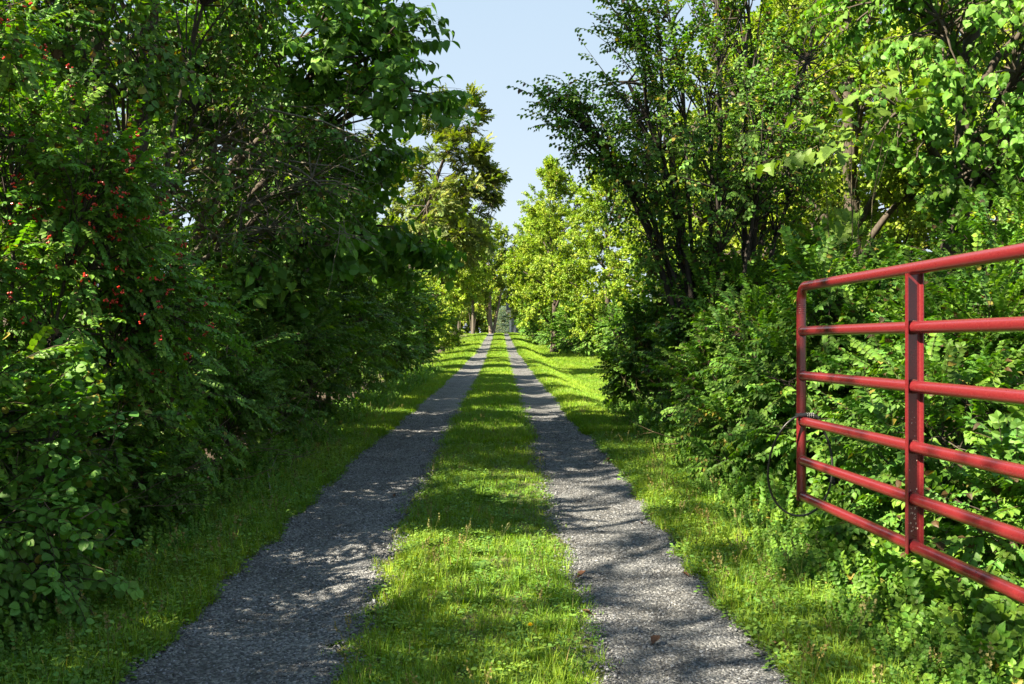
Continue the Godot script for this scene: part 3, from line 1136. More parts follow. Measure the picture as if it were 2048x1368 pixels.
	pm.tube(PackedVector3Array([Vector3(0, -0.3, 0), Vector3(0, 0.6, 0), Vector3(0.004, 1.3, 0), Vector3(0, 1.86, 0), Vector3(0, 1.9, 0)]), PackedFloat32Array([0.085, 0.083, 0.082, 0.08, 0.06]), 14, Color(0.2, 0.17, 0.13), true)
	part("shaft", pm.mesh(mats.bark), post)
	for h in [0.75, 1.5]:
		var hm := MB.new()
		hm.tube(PackedVector3Array([-dirv * 0.155 + Vector3(0, h, 0), dirv * 0.06 + Vector3(0, h, 0)]), taper(0.011, 0.011, 1), 8, Color(0.12, 0.11, 0.1), true)
		part("hinge_pin", hm.mesh(mats.plain), post)
	# cable lock looped round the free end
	var lock := thing("cable_lock", base + Vector3(0, hs[3] + 0.03, 0), "black combination cable lock looped round the free end of the red gate", "lock")
	var cb := MB.new()
	var loop := PackedVector3Array()
	for k in 49:
		var t := float(k) / 48.0
		var an5 := TAU * t
		var px := -0.005 - 0.185 * sin(an5)
		var py := -0.29 + 0.295 * cos(an5)
		# the plane of the loop stands across the gate, one side before the upright, one behind
		var pz := 0.045 * cos(an5 * 1.0) + 0.03 * sin(an5 * 2.0)
		loop.push_back(Vector3(px, py, pz))
	cb.tube(loop, taper(0.0062, 0.0062, 48), 8, Color.WHITE)
	part("cable", cb.mesh(mats.black), lock)
	var body := MB.new()
	body.tube(PackedVector3Array([Vector3(-0.045, 0.004, 0.046), Vector3(0.012, 0.006, 0.046)]), taper(0.0135, 0.0135, 1), 12, Color.WHITE, true)
	var cap := MB.new()
	cap.tube(PackedVector3Array([Vector3(0.058, 0.002, 0.046), Vector3(0.085, -0.012, 0.045)]), taper(0.0135, 0.009, 1), 12, Color.WHITE, true)
	part("lock_cap", cap.mesh(mats.black), lock)
	var bd := part("lock_body", body.mesh(mats.black), lock)
	for k in 4:
		var dm := MB.new()
		var x0 := 0.014 + 0.011 * k
		dm.tube(PackedVector3Array([Vector3(x0, 0.005, 0.046), Vector3(x0 + 0.009, 0.005, 0.046)]), taper(0.0145, 0.0145, 1), 10, Color(0.03, 0.03, 0.032), true)
		for q in 10:
			var an6 := TAU * (q + 0.5) / 10.0
			var cc2 := Vector3(x0 + 0.0045, 0.005, 0.046) + Vector3(0, cos(an6), sin(an6)) * 0.0142
			dm.box(Vector3(-0.0012, -0.0008, -0.0018), Vector3(0.0012, 0.0008, 0.0018), Color(0.6, 0.6, 0.6), Transform3D(Basis(Vector3.RIGHT, an6), cc2))
		part("number_dial", dm.mesh(mats.plain), bd)

# ---------------------------------------------------------------- left side
func build_left() -> void:
	var G := "shrubs of the left hedge"
	# berry bush
	var o := thing("berry_bush", gp(-3.0, 5.9), "tall honeysuckle bush hung with red berries at the left edge", "shrub", G)
	var B := func(x, y, d, r, ry := -1.0): return lb(-3.0, 5.9, x, y, d, r, ry)
	var lobes := [B.call(-3.0, 0.8, 5.6, 0.6), B.call(-2.7, 1.4, 5.8, 0.65), B.call(-3.1, 1.9, 5.4, 0.6), B.call(-2.5, 2.0, 6.0, 0.5), B.call(-2.9, 2.55, 5.7, 0.55), B.call(-2.25, 1.55, 6.2, 0.42), B.call(-3.3, 2.8, 6.2, 0.6), B.call(-2.6, 0.75, 6.3, 0.5), B.call(-3.5, 1.5, 6.4, 0.7), B.call(-2.35, 2.3, 5.6, 0.35), B.call(-2.9, 3.0, 5.2, 0.45)]
	grow(o, {"kind": "honeysuckle", "lobes": lobes, "twigs": 34, "per": 5, "droop": -0.35, "trunk_r": 0.022, "leaf_parts": 300, "shell": 0.3})
	var berry := MB.new()
	for k in 2:
		var c := Vector3(0.006 * (k * 2 - 1), 0, 0.002 * k)
		for f in [[Vector3(1, 0, 0), Vector3(0, 1, 0), Vector3(0, 0, 1)]]:
			for s in 8:
				var a := Vector3(-1 if s & 1 else 1, 0, 0) * 0.0065
				var b := Vector3(0, -1 if s & 2 else 1, 0) * 0.0065
				var e := Vector3(0, 0, -1 if s & 4 else 1) * 0.0065
				var ab := (a + b).normalized() * 0.0065
				var be := (b + e).normalized() * 0.0065
				var ae := (a + e).normalized() * 0.0065
				for t in [[a, ab, ae], [ab, b, be], [ae, be, e], [ab, be, ae]]:
					berry.tri(c + t[0], c + t[1], c + t[2], (t[0] + t[1] + t[2]).normalized(), Color.WHITE)
	var bm := StandardMaterial3D.new()
	bm.vertex_color_use_as_albedo = true
	bm.roughness = 0.25
	var bmesh := berry.mesh(bm)
	var bx := []
	var bc := PackedColorArray()
	for k in 230:
		var l: Array = lobes[[1, 2, 3, 4, 4, 5, 6, 9, 9, 10, 3][k % 11]]
		var dv := rball()
		dv.x = absf(dv.x) * 0.9
		dv.z = absf(dv.z) if rng.randf() < 0.7 else dv.z
		dv = dv.normalized()
		var p: Vector3 = l[0] + dv * l[1] * rf(0.85, 1.08)
		for q in rng.randi_range(1, 4):
			bx.append(Transform3D(Basis(rball(), rf(0, TAU)).scaled(Vector3.ONE * rf(0.8, 1.15)), p + rball() * 0.022))
			bc.push_back(Color(0.42, 0.03, 0.018) * vary(0.35, 0.2))
	many("berries", bmesh, bx, bc, o)

	shrub("hedge_shrub", "low roundleaf shrub with bright green leaves at lower left", G, -2.55, 4.75, 1.25, 0.62, 7, {"kind": "roundleaf", "twigs": 22, "per": 4, "trunk_r": 0.014, "leaf_parts": 280, "scale": 1.15, "dead": 40})
	shrub("hedge_shrub", "shaded shrub under the red berry bush", G, -3.15, 4.5, 1.9, 0.95, 9, {"kind": "honeysuckle", "twigs": 26, "per": 5, "trunk_r": 0.018})
	shrub("hedge_shrub", "hedge shrub at the left picture edge, nearest the camera", G, -3.5, 2.9, 3.2, 1.15, 12, {"kind": "honeysuckle", "twigs": 26, "per": 5, "trunk_r": 0.02})
	shrub("hedge_shrub", "hedge shrub left of the camera whose shade covers the near left track", G, -3.4, 1.2, 3.0, 1.15, 11, {"kind": "honeysuckle", "twigs": 24, "per": 5, "trunk_r": 0.02})
	shrub("hedge_shrub", "dark shrub with drooping twigs right of the berry bush", G, -3.15, 7.6, 2.5, 1.1, 11, {"kind": "honeysuckle", "twigs": 30, "per": 5, "trunk_r": 0.02, "droop": -0.3, "leaf_parts": 300, "dead": 90})
	shrub("hedge_shrub", "small shrub low at the hedge foot below the dark drooping shrub", G, -2.6, 6.4, 0.95, 0.6, 7, {"kind": "privet", "twigs": 24, "per": 4, "trunk_r": 0.012, "scale": 1.1, "dead": 40})
	shrub("hedge_shrub", "low leafy shrub with bare brown twigs at its foot", G, -2.75, 8.9, 1.35, 0.75, 8, {"kind": "privet", "twigs": 26, "per": 5, "trunk_r": 0.014, "low": 0.45, "dead": 110})
	shrub("hedge_shrub", "shrub with sunlit yellow leaves below the large heart leaves", G, -2.95, 10.6, 2.5, 1.0, 11, {"kind": "privet", "twigs": 32, "per": 6, "trunk_r": 0.018, "scale": 1.15, "dead": 110})
	shrub("hedge_shrub", "dense dark hedge shrub behind the sunlit yellow leaves", G, -3.1, 13.2, 3.3, 1.2, 13, {"kind": "privet", "twigs": 36, "per": 6, "trunk_r": 0.02, "scale": 1.3})
	shrub("hedge_shrub", "tall smooth dark hedge shrub halfway along the left side", G, -3.3, 16.2, 4.1, 1.35, 14, {"kind": "privet", "twigs": 36, "per": 6, "trunk_r": 0.024, "scale": 1.5})
	shrub("hedge_shrub", "tall dark hedge shrub with a wall-like face beside the shaded track", G, -3.4, 19.8, 4.6, 1.5, 14, {"kind": "privet", "twigs": 36, "per": 6, "trunk_r": 0.026, "scale": 1.7})
	shrub("hedge_shrub", "rounded hedge shrub before the bright gap on the left", G, -3.7, 24.0, 4.4, 1.6, 14, {"kind": "privet", "twigs": 34, "per": 6, "trunk_r": 0.03, "scale": 1.9})
	shrub("hedge_shrub", "pale sunlit shrub with straw-coloured twigs in the left hedge gap", G, -3.6, 30.5, 2.9, 1.1, 10, {"kind": "honeysuckle", "twigs": 26, "per": 5, "trunk_r": 0.03, "scale": 1.8})
	shrub("hedge_shrub", "dark shrub just beyond the pale sunlit shrub on the left", G, -3.9, 36.0, 3.6, 1.5, 11, {"kind": "honeysuckle", "twigs": 28, "per": 5, "trunk_r": 0.03, "scale": 2.2})
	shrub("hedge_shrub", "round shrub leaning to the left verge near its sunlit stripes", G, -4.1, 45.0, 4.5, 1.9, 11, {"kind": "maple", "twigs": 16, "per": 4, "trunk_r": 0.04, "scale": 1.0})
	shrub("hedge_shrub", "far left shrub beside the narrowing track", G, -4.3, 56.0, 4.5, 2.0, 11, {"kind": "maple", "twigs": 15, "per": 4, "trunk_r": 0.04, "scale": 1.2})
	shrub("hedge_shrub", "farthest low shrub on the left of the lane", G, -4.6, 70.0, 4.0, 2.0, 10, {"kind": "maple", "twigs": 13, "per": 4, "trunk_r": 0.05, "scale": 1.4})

	var GT := "trees behind the left hedge"
	# two-trunked tree at the upper left
	var L1 := func(x, y, d, r, ry := -1.0): return lb(-3.5, 8.6, x, y, d, r, ry)
	var t1 := tree("twin_trunk_tree", "dark tree with two trunks forking at upper left", GT, -3.5, 8.6, {"kind": "appleleaf", "stems": 0, "twigs": 34, "per": 6, "scale": 1.35, "trunk_r": 0.03, "ring": 0.3, "bark": Color(0.06, 0.048, 0.038),
		"lobes": [L1.call(-4.6, 4.6, 8.4, 1.0), L1.call(-3.4, 5.4, 8.2, 1.0), L1.call(-4.2, 6.0, 9.2, 1.1), L1.call(-2.6, 5.0, 9.0, 0.9), L1.call(-5.2, 5.4, 9.0, 1.1), L1.call(-4.6, 3.6, 9.6, 0.9), L1.call(-5.4, 4.0, 8.0, 0.9), L1.call(-3.0, 4.1, 9.9, 0.7), L1.call(-4.4, 4.2, 7.2, 0.8), L1.call(-4.0, 7.2, 8.2, 1.1), L1.call(-3.0, 7.6, 9.0, 1.1), L1.call(-4.6, 8.6, 8.8, 1.1), L1.call(-3.4, 9.2, 8.2, 1.0), L1.call(-3.8, 8.0, 7.4, 0.9), L1.call(-4.0, 10.2, 8.8, 1.1), L1.call(-3.0, 10.0, 9.6, 1.0), L1.call(-2.95, 3.7, 7.6, 0.55), L1.call(-3.5, 4.3, 7.4, 0.6)]})
	for s in 2:
		var wm := MB.new()
		var top: Vector3 = [Vector3(-0.35, 9.6, 0.1), Vector3(0.85, 9.2, 0.1)][s]
		var ctrl: Vector3 = [Vector3(0.0, 2.6, 0), Vector3(0.12, 2.6, 0)][s]
		wm.tube(bez(Vector3(0.06 * s, -0.1, 0), ctrl, top, 10, 0.02), taper(0.115, 0.04, 10), 10, Color(0.06, 0.048, 0.038))
		part("trunk", wm.mesh(mats.bark), t1)
	# lichened old apple with a tangle of bare grey twigs
	var A := func(x, y, d, r, ry := -1.0): return lb(-3.9, 10.2, x, y, d, r, ry)
	var t2 := tree("old_apple_tree", "old tree with grey lichened limbs and tangled bare twigs over the left hedge", GT, -3.9, 10.2, {"kind": "appleleaf", "twigs": 26, "per": 4, "scale": 1.2, "trunk_r": 0.11, "bark": Color(0.16, 0.15, 0.125), "fork": 0.35,
		"lobes": [A.call(-2.6, 3.5, 9.6, 0.7), A.call(-1.9, 3.0, 9.6, 0.6), A.call(-3.2, 4.2, 9.9, 0.9), A.call(-2.4, 2.5, 9.8, 0.6), A.call(-3.2, 2.9, 9.3, 0.7), A.call(-1.7, 3.6, 10.3, 0.6), A.call(-4.2, 4.8, 10.6, 0.9), A.call(-2.7, 4.7, 10.4, 0.8)]})
	var tw := MB.new()
	for k in 150:
		var s0 := Vector3(rf(-2.9, -1.5), rf(2.3, 3.7), -rf(9.1, 10.2))
		var dv := (Vector3(0.7, -0.25, 0.3) + rball() * 0.9).normalized()
		var e0 := s0 + dv * rf(0.25, 0.75)
		tw.tube(bez(s0, s0.lerp(e0, 0.5) + rball() * 0.06, e0, 4, 0.012), taper(0.005, 0.0015, 4), 3, Color(0.19, 0.165, 0.13))
	for k in 5:
		var s1 := Vector3(-3.5, 3.1 + 0.18 * k, -9.9)
		var e1 := Vector3(rf(-1.9, -1.1), rf(2.6, 3.6), -rf(9.0, 9.8))
		tw.tube(bez(s1, s1.lerp(e1, 0.5) + Vector3(0, 0.25, 0), e1, 8, 0.04), taper(0.022, 0.005, 8), 5, Color(0.2, 0.19, 0.155))
	var twp := part("bare_twigs", tw.mesh(mats.bark), t2, Transform3D(Basis.IDENTITY, -gp(-3.9, 10.2)))
	twp.set_meta("kind", "stuff")
	# large heart-leaved tree reaching over the lane
	var Hh := func(x, y, d, r, ry := -1.0): return lb(-4.0, 12.0, x, y, d, r, ry)
	tree("heart_leaf_tree", "tree with large heart-shaped leaves reaching over the left track", GT, -4.0, 12.0, {"kind": "heartleaf", "twigs": 17, "per": 4, "scale": 1.0, "trunk_r": 0.15, "droop": -0.15, "fork": 0.2, "leaf_parts": 300,
		"lobes": [Hh.call(-1.5, 4.5, 10.6, 0.62, 0.38), Hh.call(-0.95, 4.05, 10.2, 0.42, 0.26), Hh.call(-2.3, 4.6, 11.0, 0.75, 0.5), Hh.call(-1.7, 5.2, 11.0, 0.6, 0.4), Hh.call(-1.25, 4.75, 10.6, 0.4, 0.3), Hh.call(-2.4, 3.8, 11.2, 0.7, 0.5), Hh.call(-1.55, 3.5, 11.6, 0.55, 0.4), Hh.call(-1.7, 2.75, 11.8, 0.6, 0.35), Hh.call(-2.2, 2.45, 10.6, 0.6, 0.3), Hh.call(-1.3, 2.6, 12.6, 0.5, 0.3), Hh.call(-2.6, 1.95, 10.2, 0.55, 0.35), Hh.call(-3.0, 5.2, 11.6, 0.9, 0.6), Hh.call(-2.0, 6.0, 11.6, 0.9, 0.6), Hh.call(-3.4, 6.6, 12.0, 1.1, 0.8), Hh.call(-1.5, 5.9, 10.8, 0.5, 0.35), Hh.call(-4.8, 5.6, 12.4, 1.1, 0.9)]})
	var BT := [
		["dense tree just behind the heart-leaved tree", -4.6, 15.5, 6.6, 1.9, "appleleaf", 1.9],
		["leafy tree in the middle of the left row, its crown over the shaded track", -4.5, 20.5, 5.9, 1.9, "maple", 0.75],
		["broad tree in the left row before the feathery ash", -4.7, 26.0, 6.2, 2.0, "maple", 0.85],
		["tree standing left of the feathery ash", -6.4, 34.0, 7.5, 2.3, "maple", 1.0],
		["slender tree behind the berry bush", -5.4, 7.2, 5.0, 1.6, "appleleaf", 1.6],
		["slender tree behind the twin trunks", -6.2, 11.0, 6.4, 2.0, "appleleaf", 1.9],
		["tree deep behind the old lichened tree", -7.4, 14.5, 6.0, 2.0, "maple", 0.8],
		["loose-crowned tree left of the camera whose shade falls on the gate", -6.0, 0.2, 8.6, 2.3, "appleleaf", 1.5],
		["loose-crowned tree outside the frame beside the nearest hedge shrub", -5.4, 2.8, 12.4, 2.6, "appleleaf", 1.5],
		["tall tree close behind the red berry bush, rising past the frame", -5.8, 5.2, 12.6, 2.5, "appleleaf", 1.6],
		["loose-crowned tree behind the camera on the left", -5.2, -2.6, 6.6, 2.0, "appleleaf", 1.5],
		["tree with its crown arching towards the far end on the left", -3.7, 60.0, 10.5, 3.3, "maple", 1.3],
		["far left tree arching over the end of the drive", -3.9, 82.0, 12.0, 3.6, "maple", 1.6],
		["farthest tree of the left row, dark against the meadow", -6.5, 100.0, 12.0, 3.8, "farleaf", 1.1],
	]
	for q in BT:
		var crown := []
		var hh: float = q[3]
		var rr: float = q[4]
		for k in 13:
			var t := (k + 0.5) / 13.0
			var a := k * 2.39996
			var w := rr * 0.62 * sin(PI * clampf(0.18 + 0.78 * t, 0, 1)) * rf(0.8, 1.15)
			crown.append([Vector3(cos(a) * w, hh * lerpf(0.56 if hh > 12.2 else 0.38, 0.93, t), sin(a) * w), Vector3.ONE * rr * rf(0.4, 0.52)])
		tree("hedgerow_tree", q[0], GT, q[1], q[2], {"kind": q[5], "twigs": (13 if q[2] < 5.0 else (15 if q[1] < -5.0 else 24)) if q[2] < 30.0 else 20, "per": 5, "scale": q[6], "trunk_r": 0.07 if q[2] < 5.5 else 0.05 + 0.012 * hh, "lobes": crown, "fork": 0.2, "twig_mesh": q[2] < 40.0})
	# the feathery ash against the sky
	var F := func(x, y, d, r, ry := -1.0): return lb(-4.2, 40.0, x, y, d, r, ry)
	var ash := tree("feathery_ash", "feathery tree with drooping pinnate leaves and bare twigs against the sky", GT, -4.2, 40.0, {"kind": "pinnate", "twigs": 14, "per": 4, "scale": 1.9, "trunk_r": 0.17, "fork": 0.3, "shell": 0.35,
		"lobes": [F.call(-1.5, 11.0, 40, 0.75, 1.0), F.call(-1.9, 9.7, 40, 1.1, 0.9), F.call(-2.8, 10.9, 40, 0.5, 0.8), F.call(-0.75, 9.2, 40, 0.75, 0.8), F.call(-1.1, 8.2, 40, 1.0), F.call(-2.6, 8.6, 40, 1.3), F.call(-3.6, 8.3, 41, 1.4), F.call(-1.7, 7.2, 39.5, 1.3), F.call(-0.4, 7.9, 40, 0.5), F.call(-3.0, 6.9, 39, 1.4), F.call(-1.4, 6.0, 39.5, 1.2), F.call(-4.6, 9.4, 41, 1.5), F.call(-2.2, 5.0, 39, 1.3), F.call(-4.8, 6.5, 40.5, 1.6)]})
	var bt := MB.new()
	for k in 30:
		var s2 := Vector3(rf(-1.0, -0.2), rf(6.3, 7.6), -40.0 + rf(-0.4, 0.4))
		var e2 := s2 + Vector3(rf(0.1, 0.5), rf(0.4, 1.1), rf(-0.2, 0.2))
		bt.tube(bez(s2, s2.lerp(e2, 0.5) + rball() * 0.08, e2, 3, 0.02), taper(0.012, 0.004, 3), 3, Color(0.15, 0.13, 0.11))
	for k in 4:
		var s3 := Vector3(-2.6, 5.2, -40.0)
		var e3 := Vector3(rf(-0.8, -0.2), rf(6.6, 7.4), -40.0 + rf(-0.3, 0.3))
		bt.tube(bez(s3, s3.lerp(e3, 0.6) + Vector3(0, -0.3, 0), e3, 5, 0.04), taper(0.04, 0.012, 5), 5, Color(0.12, 0.1, 0.085))
	var btp := part("bare_twigs", bt.mesh(mats.bark), ash, Transform3D(Basis.IDENTITY, -gp(-4.2, 40.0)))
	btp.set_meta("kind", "stuff")

# ---------------------------------------------------------------- right side
func build_right() -> void:
	var G := "shrubs of the right hedge"
	shrub("hedge_shrub", "tall leafy shrub behind the free end of the red gate", G, 2.95, 7.9, 2.15, 0.95, 11, {"kind": "dogwood", "twigs": 22, "per": 5, "trunk_r": 0.018, "leaf_parts": 300})
	shrub("hedge_shrub", "bright leafy shrub seen between the gate rails", G, 2.75, 5.7, 1.25, 0.72, 9, {"kind": "dogwood", "twigs": 18, "per": 4, "trunk_r": 0.014, "scale": 0.85, "leaf_parts": 280})
	shrub("hedge_shrub", "shrub behind the gate's middle upright", G, 3.3, 6.5, 1.8, 0.9, 10, {"kind": "honeysuckle", "twigs": 28, "per": 5, "trunk_r": 0.018, "scale": 1.15, "leaf_parts": 200})
	shrub("hedge_shrub", "low shaded shrub behind the lower gate rails at the right picture edge", G, 2.75, 4.4, 1.0, 0.62, 8, {"kind": "honeysuckle", "twigs": 24, "per": 5, "trunk_r": 0.014, "scale": 1.1, "leaf_parts": 200})
	shrub("hedge_shrub", "dense shrub rising above the top gate rail at the right picture edge", G, 4.2, 7.4, 2.5, 1.15, 11, {"kind": "honeysuckle", "twigs": 32, "per": 5, "trunk_r": 0.02, "scale": 1.15})
	shrub("hedge_shrub", "small-leaved shrub between the gate end and the multi-stemmed tree", G, 2.55, 9.6, 1.7, 0.8, 10, {"kind": "honeysuckle", "twigs": 28, "per": 5, "trunk_r": 0.016, "scale": 1.2, "dead": 70})
	shrub("hedge_shrub", "low sunlit weedy bush at the verge left of the gate", G, 2.2, 8.3, 0.85, 0.5, 7, {"kind": "weed", "twigs": 20, "per": 4, "trunk_r": 0.01})
	shrub("hedge_shrub", "dark shrub with bare stems and a deep hollow beside the lawn", G, 2.5, 13.3, 2.4, 0.75, 10, {"kind": "appleleaf", "twigs": 22, "per": 5, "trunk_r": 0.018, "scale": 1.3, "low": 0.42, "dead": 90})
	shrub("hedge_shrub", "shrub under the crown of the multi-stemmed tree", G, 2.9, 11.4, 2.2, 0.95, 11, {"kind": "honeysuckle", "twigs": 28, "per": 5, "trunk_r": 0.018, "scale": 1.3})
	shrub("hedge_shrub", "shrub filling the gap behind the multi-stemmed tree", G, 4.3, 12.2, 2.8, 1.2, 11, {"kind": "dogwood", "twigs": 20, "per": 5, "trunk_r": 0.02, "scale": 1.1})
	shrub("hedge_shrub", "low bush at the corner where the lawn opens", G, 2.25, 15.2, 1.3, 0.45, 8, {"kind": "privet", "twigs": 22, "per": 5, "trunk_r": 0.012, "scale": 1.4, "low": 0.35})
	var GT := "trees on the right side"
	# multi-stemmed tree leaning over the lane
	var S := func(x, y, d, r, ry := -1.0): return lb(2.75, 11.6, x, y, d, r, ry)
	tree("multi_stem_tree", "dark multi-stemmed tree leaning from the right over the lane", GT, 2.75, 11.6, {"kind": "appleleaf", "stems": 0, "ring": 0.35, "twigs": 28, "per": 6, "scale": 1.1, "trunk_r": 0.05, "bark": Color(0.05, 0.042, 0.036), "shell": 0.25,
		"lobes": [S.call(1.0, 3.9, 11.4, 0.55), S.call(0.7, 4.25, 11.4, 0.36), S.call(1.6, 3.15, 11.3, 0.5), S.call(1.55, 4.5, 11.5, 0.65), S.call(1.9, 3.6, 11.2, 0.7), S.call(2.1, 5.2, 11.6, 0.75), S.call(2.5, 4.3, 11.3, 0.8), S.call(2.15, 2.5, 11.5, 0.5), S.call(2.5, 3.1, 10.9, 0.7), S.call(3.1, 5.4, 11.8, 0.85), S.call(3.3, 4.2, 11.5, 0.8), S.call(3.1, 3.1, 11.5, 0.7), S.call(2.7, 6.1, 11.8, 0.8), S.call(3.9, 4.9, 12.0, 0.85), S.call(3.8, 3.4, 11.8, 0.75), S.call(1.6, 5.5, 11.9, 0.5), S.call(3.0, 3.7, 10.6, 0.7), S.call(1.9, 4.2, 12.3, 0.6)]})
	# big tree at the right edge, hung with vines
	var V := func(x, y, d, r, ry := -1.0): return lb(4.3, 9.3, x, y, d, r, ry)
	tree("vine_hung_tree", "tall tree at the right edge with drooping heart-shaped leaves", GT, 4.3, 9.3, {"kind": "heartleaf", "twigs": 32, "per": 4, "scale": 0.58, "trunk_r": 0.16, "droop": -0.5, "fork": 0.3, "leaf_parts": 300, "bark": Color(0.07, 0.055, 0.045),
		"lobes": [V.call(4.0, 4.3, 8.6, 0.7), V.call(4.7, 3.9, 8.4, 0.7), V.call(3.7, 3.5, 8.7, 0.5, 0.6), V.call(4.9, 3.1, 8.3, 0.6, 0.7), V.call(4.3, 2.9, 8.5, 0.5, 0.6), V.call(3.6, 4.8, 9.0, 0.7), V.call(4.6, 5.0, 8.8, 0.9), V.call(5.3, 4.6, 9.0, 0.9), V.call(4.0, 5.8, 9.4, 1.0), V.call(5.0, 6.2, 9.4, 1.1), V.call(5.4, 3.5, 9.2, 0.7)]})
	var vine := thing("grape_vine", gp(3.25, 8.7), "light green lobed vine leaves trailing before the dark trees above the gate", "vine")
	var Vv := func(x, y, d, r, ry := -1.0): return lb(3.25, 8.7, x, y, d, r, ry)
	grow(vine, {"kind": "vineleaf", "lobes": [Vv.call(2.75, 3.05, 8.2, 0.22, 0.14), Vv.call(3.05, 3.15, 8.2, 0.2, 0.14), Vv.call(3.35, 3.35, 8.2, 0.2, 0.15), Vv.call(3.2, 2.6, 8.4, 0.15, 0.1)], "twigs": 4, "per": 2, "scale": 1.0, "trunk_r": 0.008, "leaf_parts": 300, "droop": -0.2, "bark": Color(0.1, 0.09, 0.05)})
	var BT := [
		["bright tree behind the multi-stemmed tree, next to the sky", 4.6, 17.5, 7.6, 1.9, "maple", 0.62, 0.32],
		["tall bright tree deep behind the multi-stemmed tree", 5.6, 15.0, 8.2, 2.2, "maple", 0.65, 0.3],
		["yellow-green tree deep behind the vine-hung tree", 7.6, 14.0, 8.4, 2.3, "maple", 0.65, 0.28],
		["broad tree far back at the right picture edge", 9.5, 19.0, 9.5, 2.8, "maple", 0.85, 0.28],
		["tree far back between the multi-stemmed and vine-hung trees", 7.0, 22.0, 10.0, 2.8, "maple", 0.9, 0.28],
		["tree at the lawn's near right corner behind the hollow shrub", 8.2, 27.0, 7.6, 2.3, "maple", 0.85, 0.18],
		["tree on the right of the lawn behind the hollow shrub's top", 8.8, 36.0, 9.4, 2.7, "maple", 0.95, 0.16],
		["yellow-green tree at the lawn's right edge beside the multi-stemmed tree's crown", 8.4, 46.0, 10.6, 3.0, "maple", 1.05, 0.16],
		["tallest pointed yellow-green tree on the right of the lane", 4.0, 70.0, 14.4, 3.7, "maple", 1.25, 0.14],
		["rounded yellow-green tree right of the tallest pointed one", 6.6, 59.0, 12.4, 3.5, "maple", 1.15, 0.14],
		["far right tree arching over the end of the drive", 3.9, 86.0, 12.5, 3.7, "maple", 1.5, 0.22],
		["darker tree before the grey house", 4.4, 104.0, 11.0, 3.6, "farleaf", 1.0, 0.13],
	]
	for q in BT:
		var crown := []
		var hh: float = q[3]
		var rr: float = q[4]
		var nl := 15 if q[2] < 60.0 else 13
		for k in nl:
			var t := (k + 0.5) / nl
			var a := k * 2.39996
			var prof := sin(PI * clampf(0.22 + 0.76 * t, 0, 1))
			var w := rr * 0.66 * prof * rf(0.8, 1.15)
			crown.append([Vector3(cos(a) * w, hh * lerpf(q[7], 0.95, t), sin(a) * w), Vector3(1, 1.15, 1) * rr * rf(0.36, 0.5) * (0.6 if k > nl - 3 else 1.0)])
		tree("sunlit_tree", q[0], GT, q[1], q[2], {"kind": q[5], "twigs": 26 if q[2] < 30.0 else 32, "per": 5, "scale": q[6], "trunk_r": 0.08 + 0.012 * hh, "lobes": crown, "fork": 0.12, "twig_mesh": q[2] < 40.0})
	var LS := [
		["bright round bush at the right end of the lawn", 8.4, 45.0, 3.2, 1.5, 1.9],
		["pale bush second from the right end of the lawn", 7.9, 51.0, 3.4, 1.6, 2.1],
		["bush where the lawn's right edge turns to the lane", 7.3, 57.0, 3.6, 1.7, 2.3],
		["sunny bush below the rounded yellow-green tree", 6.5, 63.0, 3.8, 1.7, 2.5],
		["bush hiding the foot of the tallest pointed tree", 5.5, 68.0, 3.8, 1.7, 2.6],
		["bush just past the tallest pointed tree's foot", 4.9, 76.0, 3.8, 1.6, 2.8],
		["far bush where the lawn narrows to a verge", 4.4, 84.0, 3.9, 1.6, 3.0],
		["bush on the right beside the narrowing track", 4.0, 92.0, 4.0, 1.7, 3.2],
		["last bush on the right next to the house corner", 3.7, 101.0, 4.4, 1.7, 3.6],
	]
	for q in LS:
		shrub("lawn_bush", q[0], "bushes along the lawn", q[1], q[2], q[3], q[4], 11, {"kind": "honeysuckle", "twigs": 26, "per": 5, "scale": q[5], "trunk_r": 0.03, "low": 0.12})

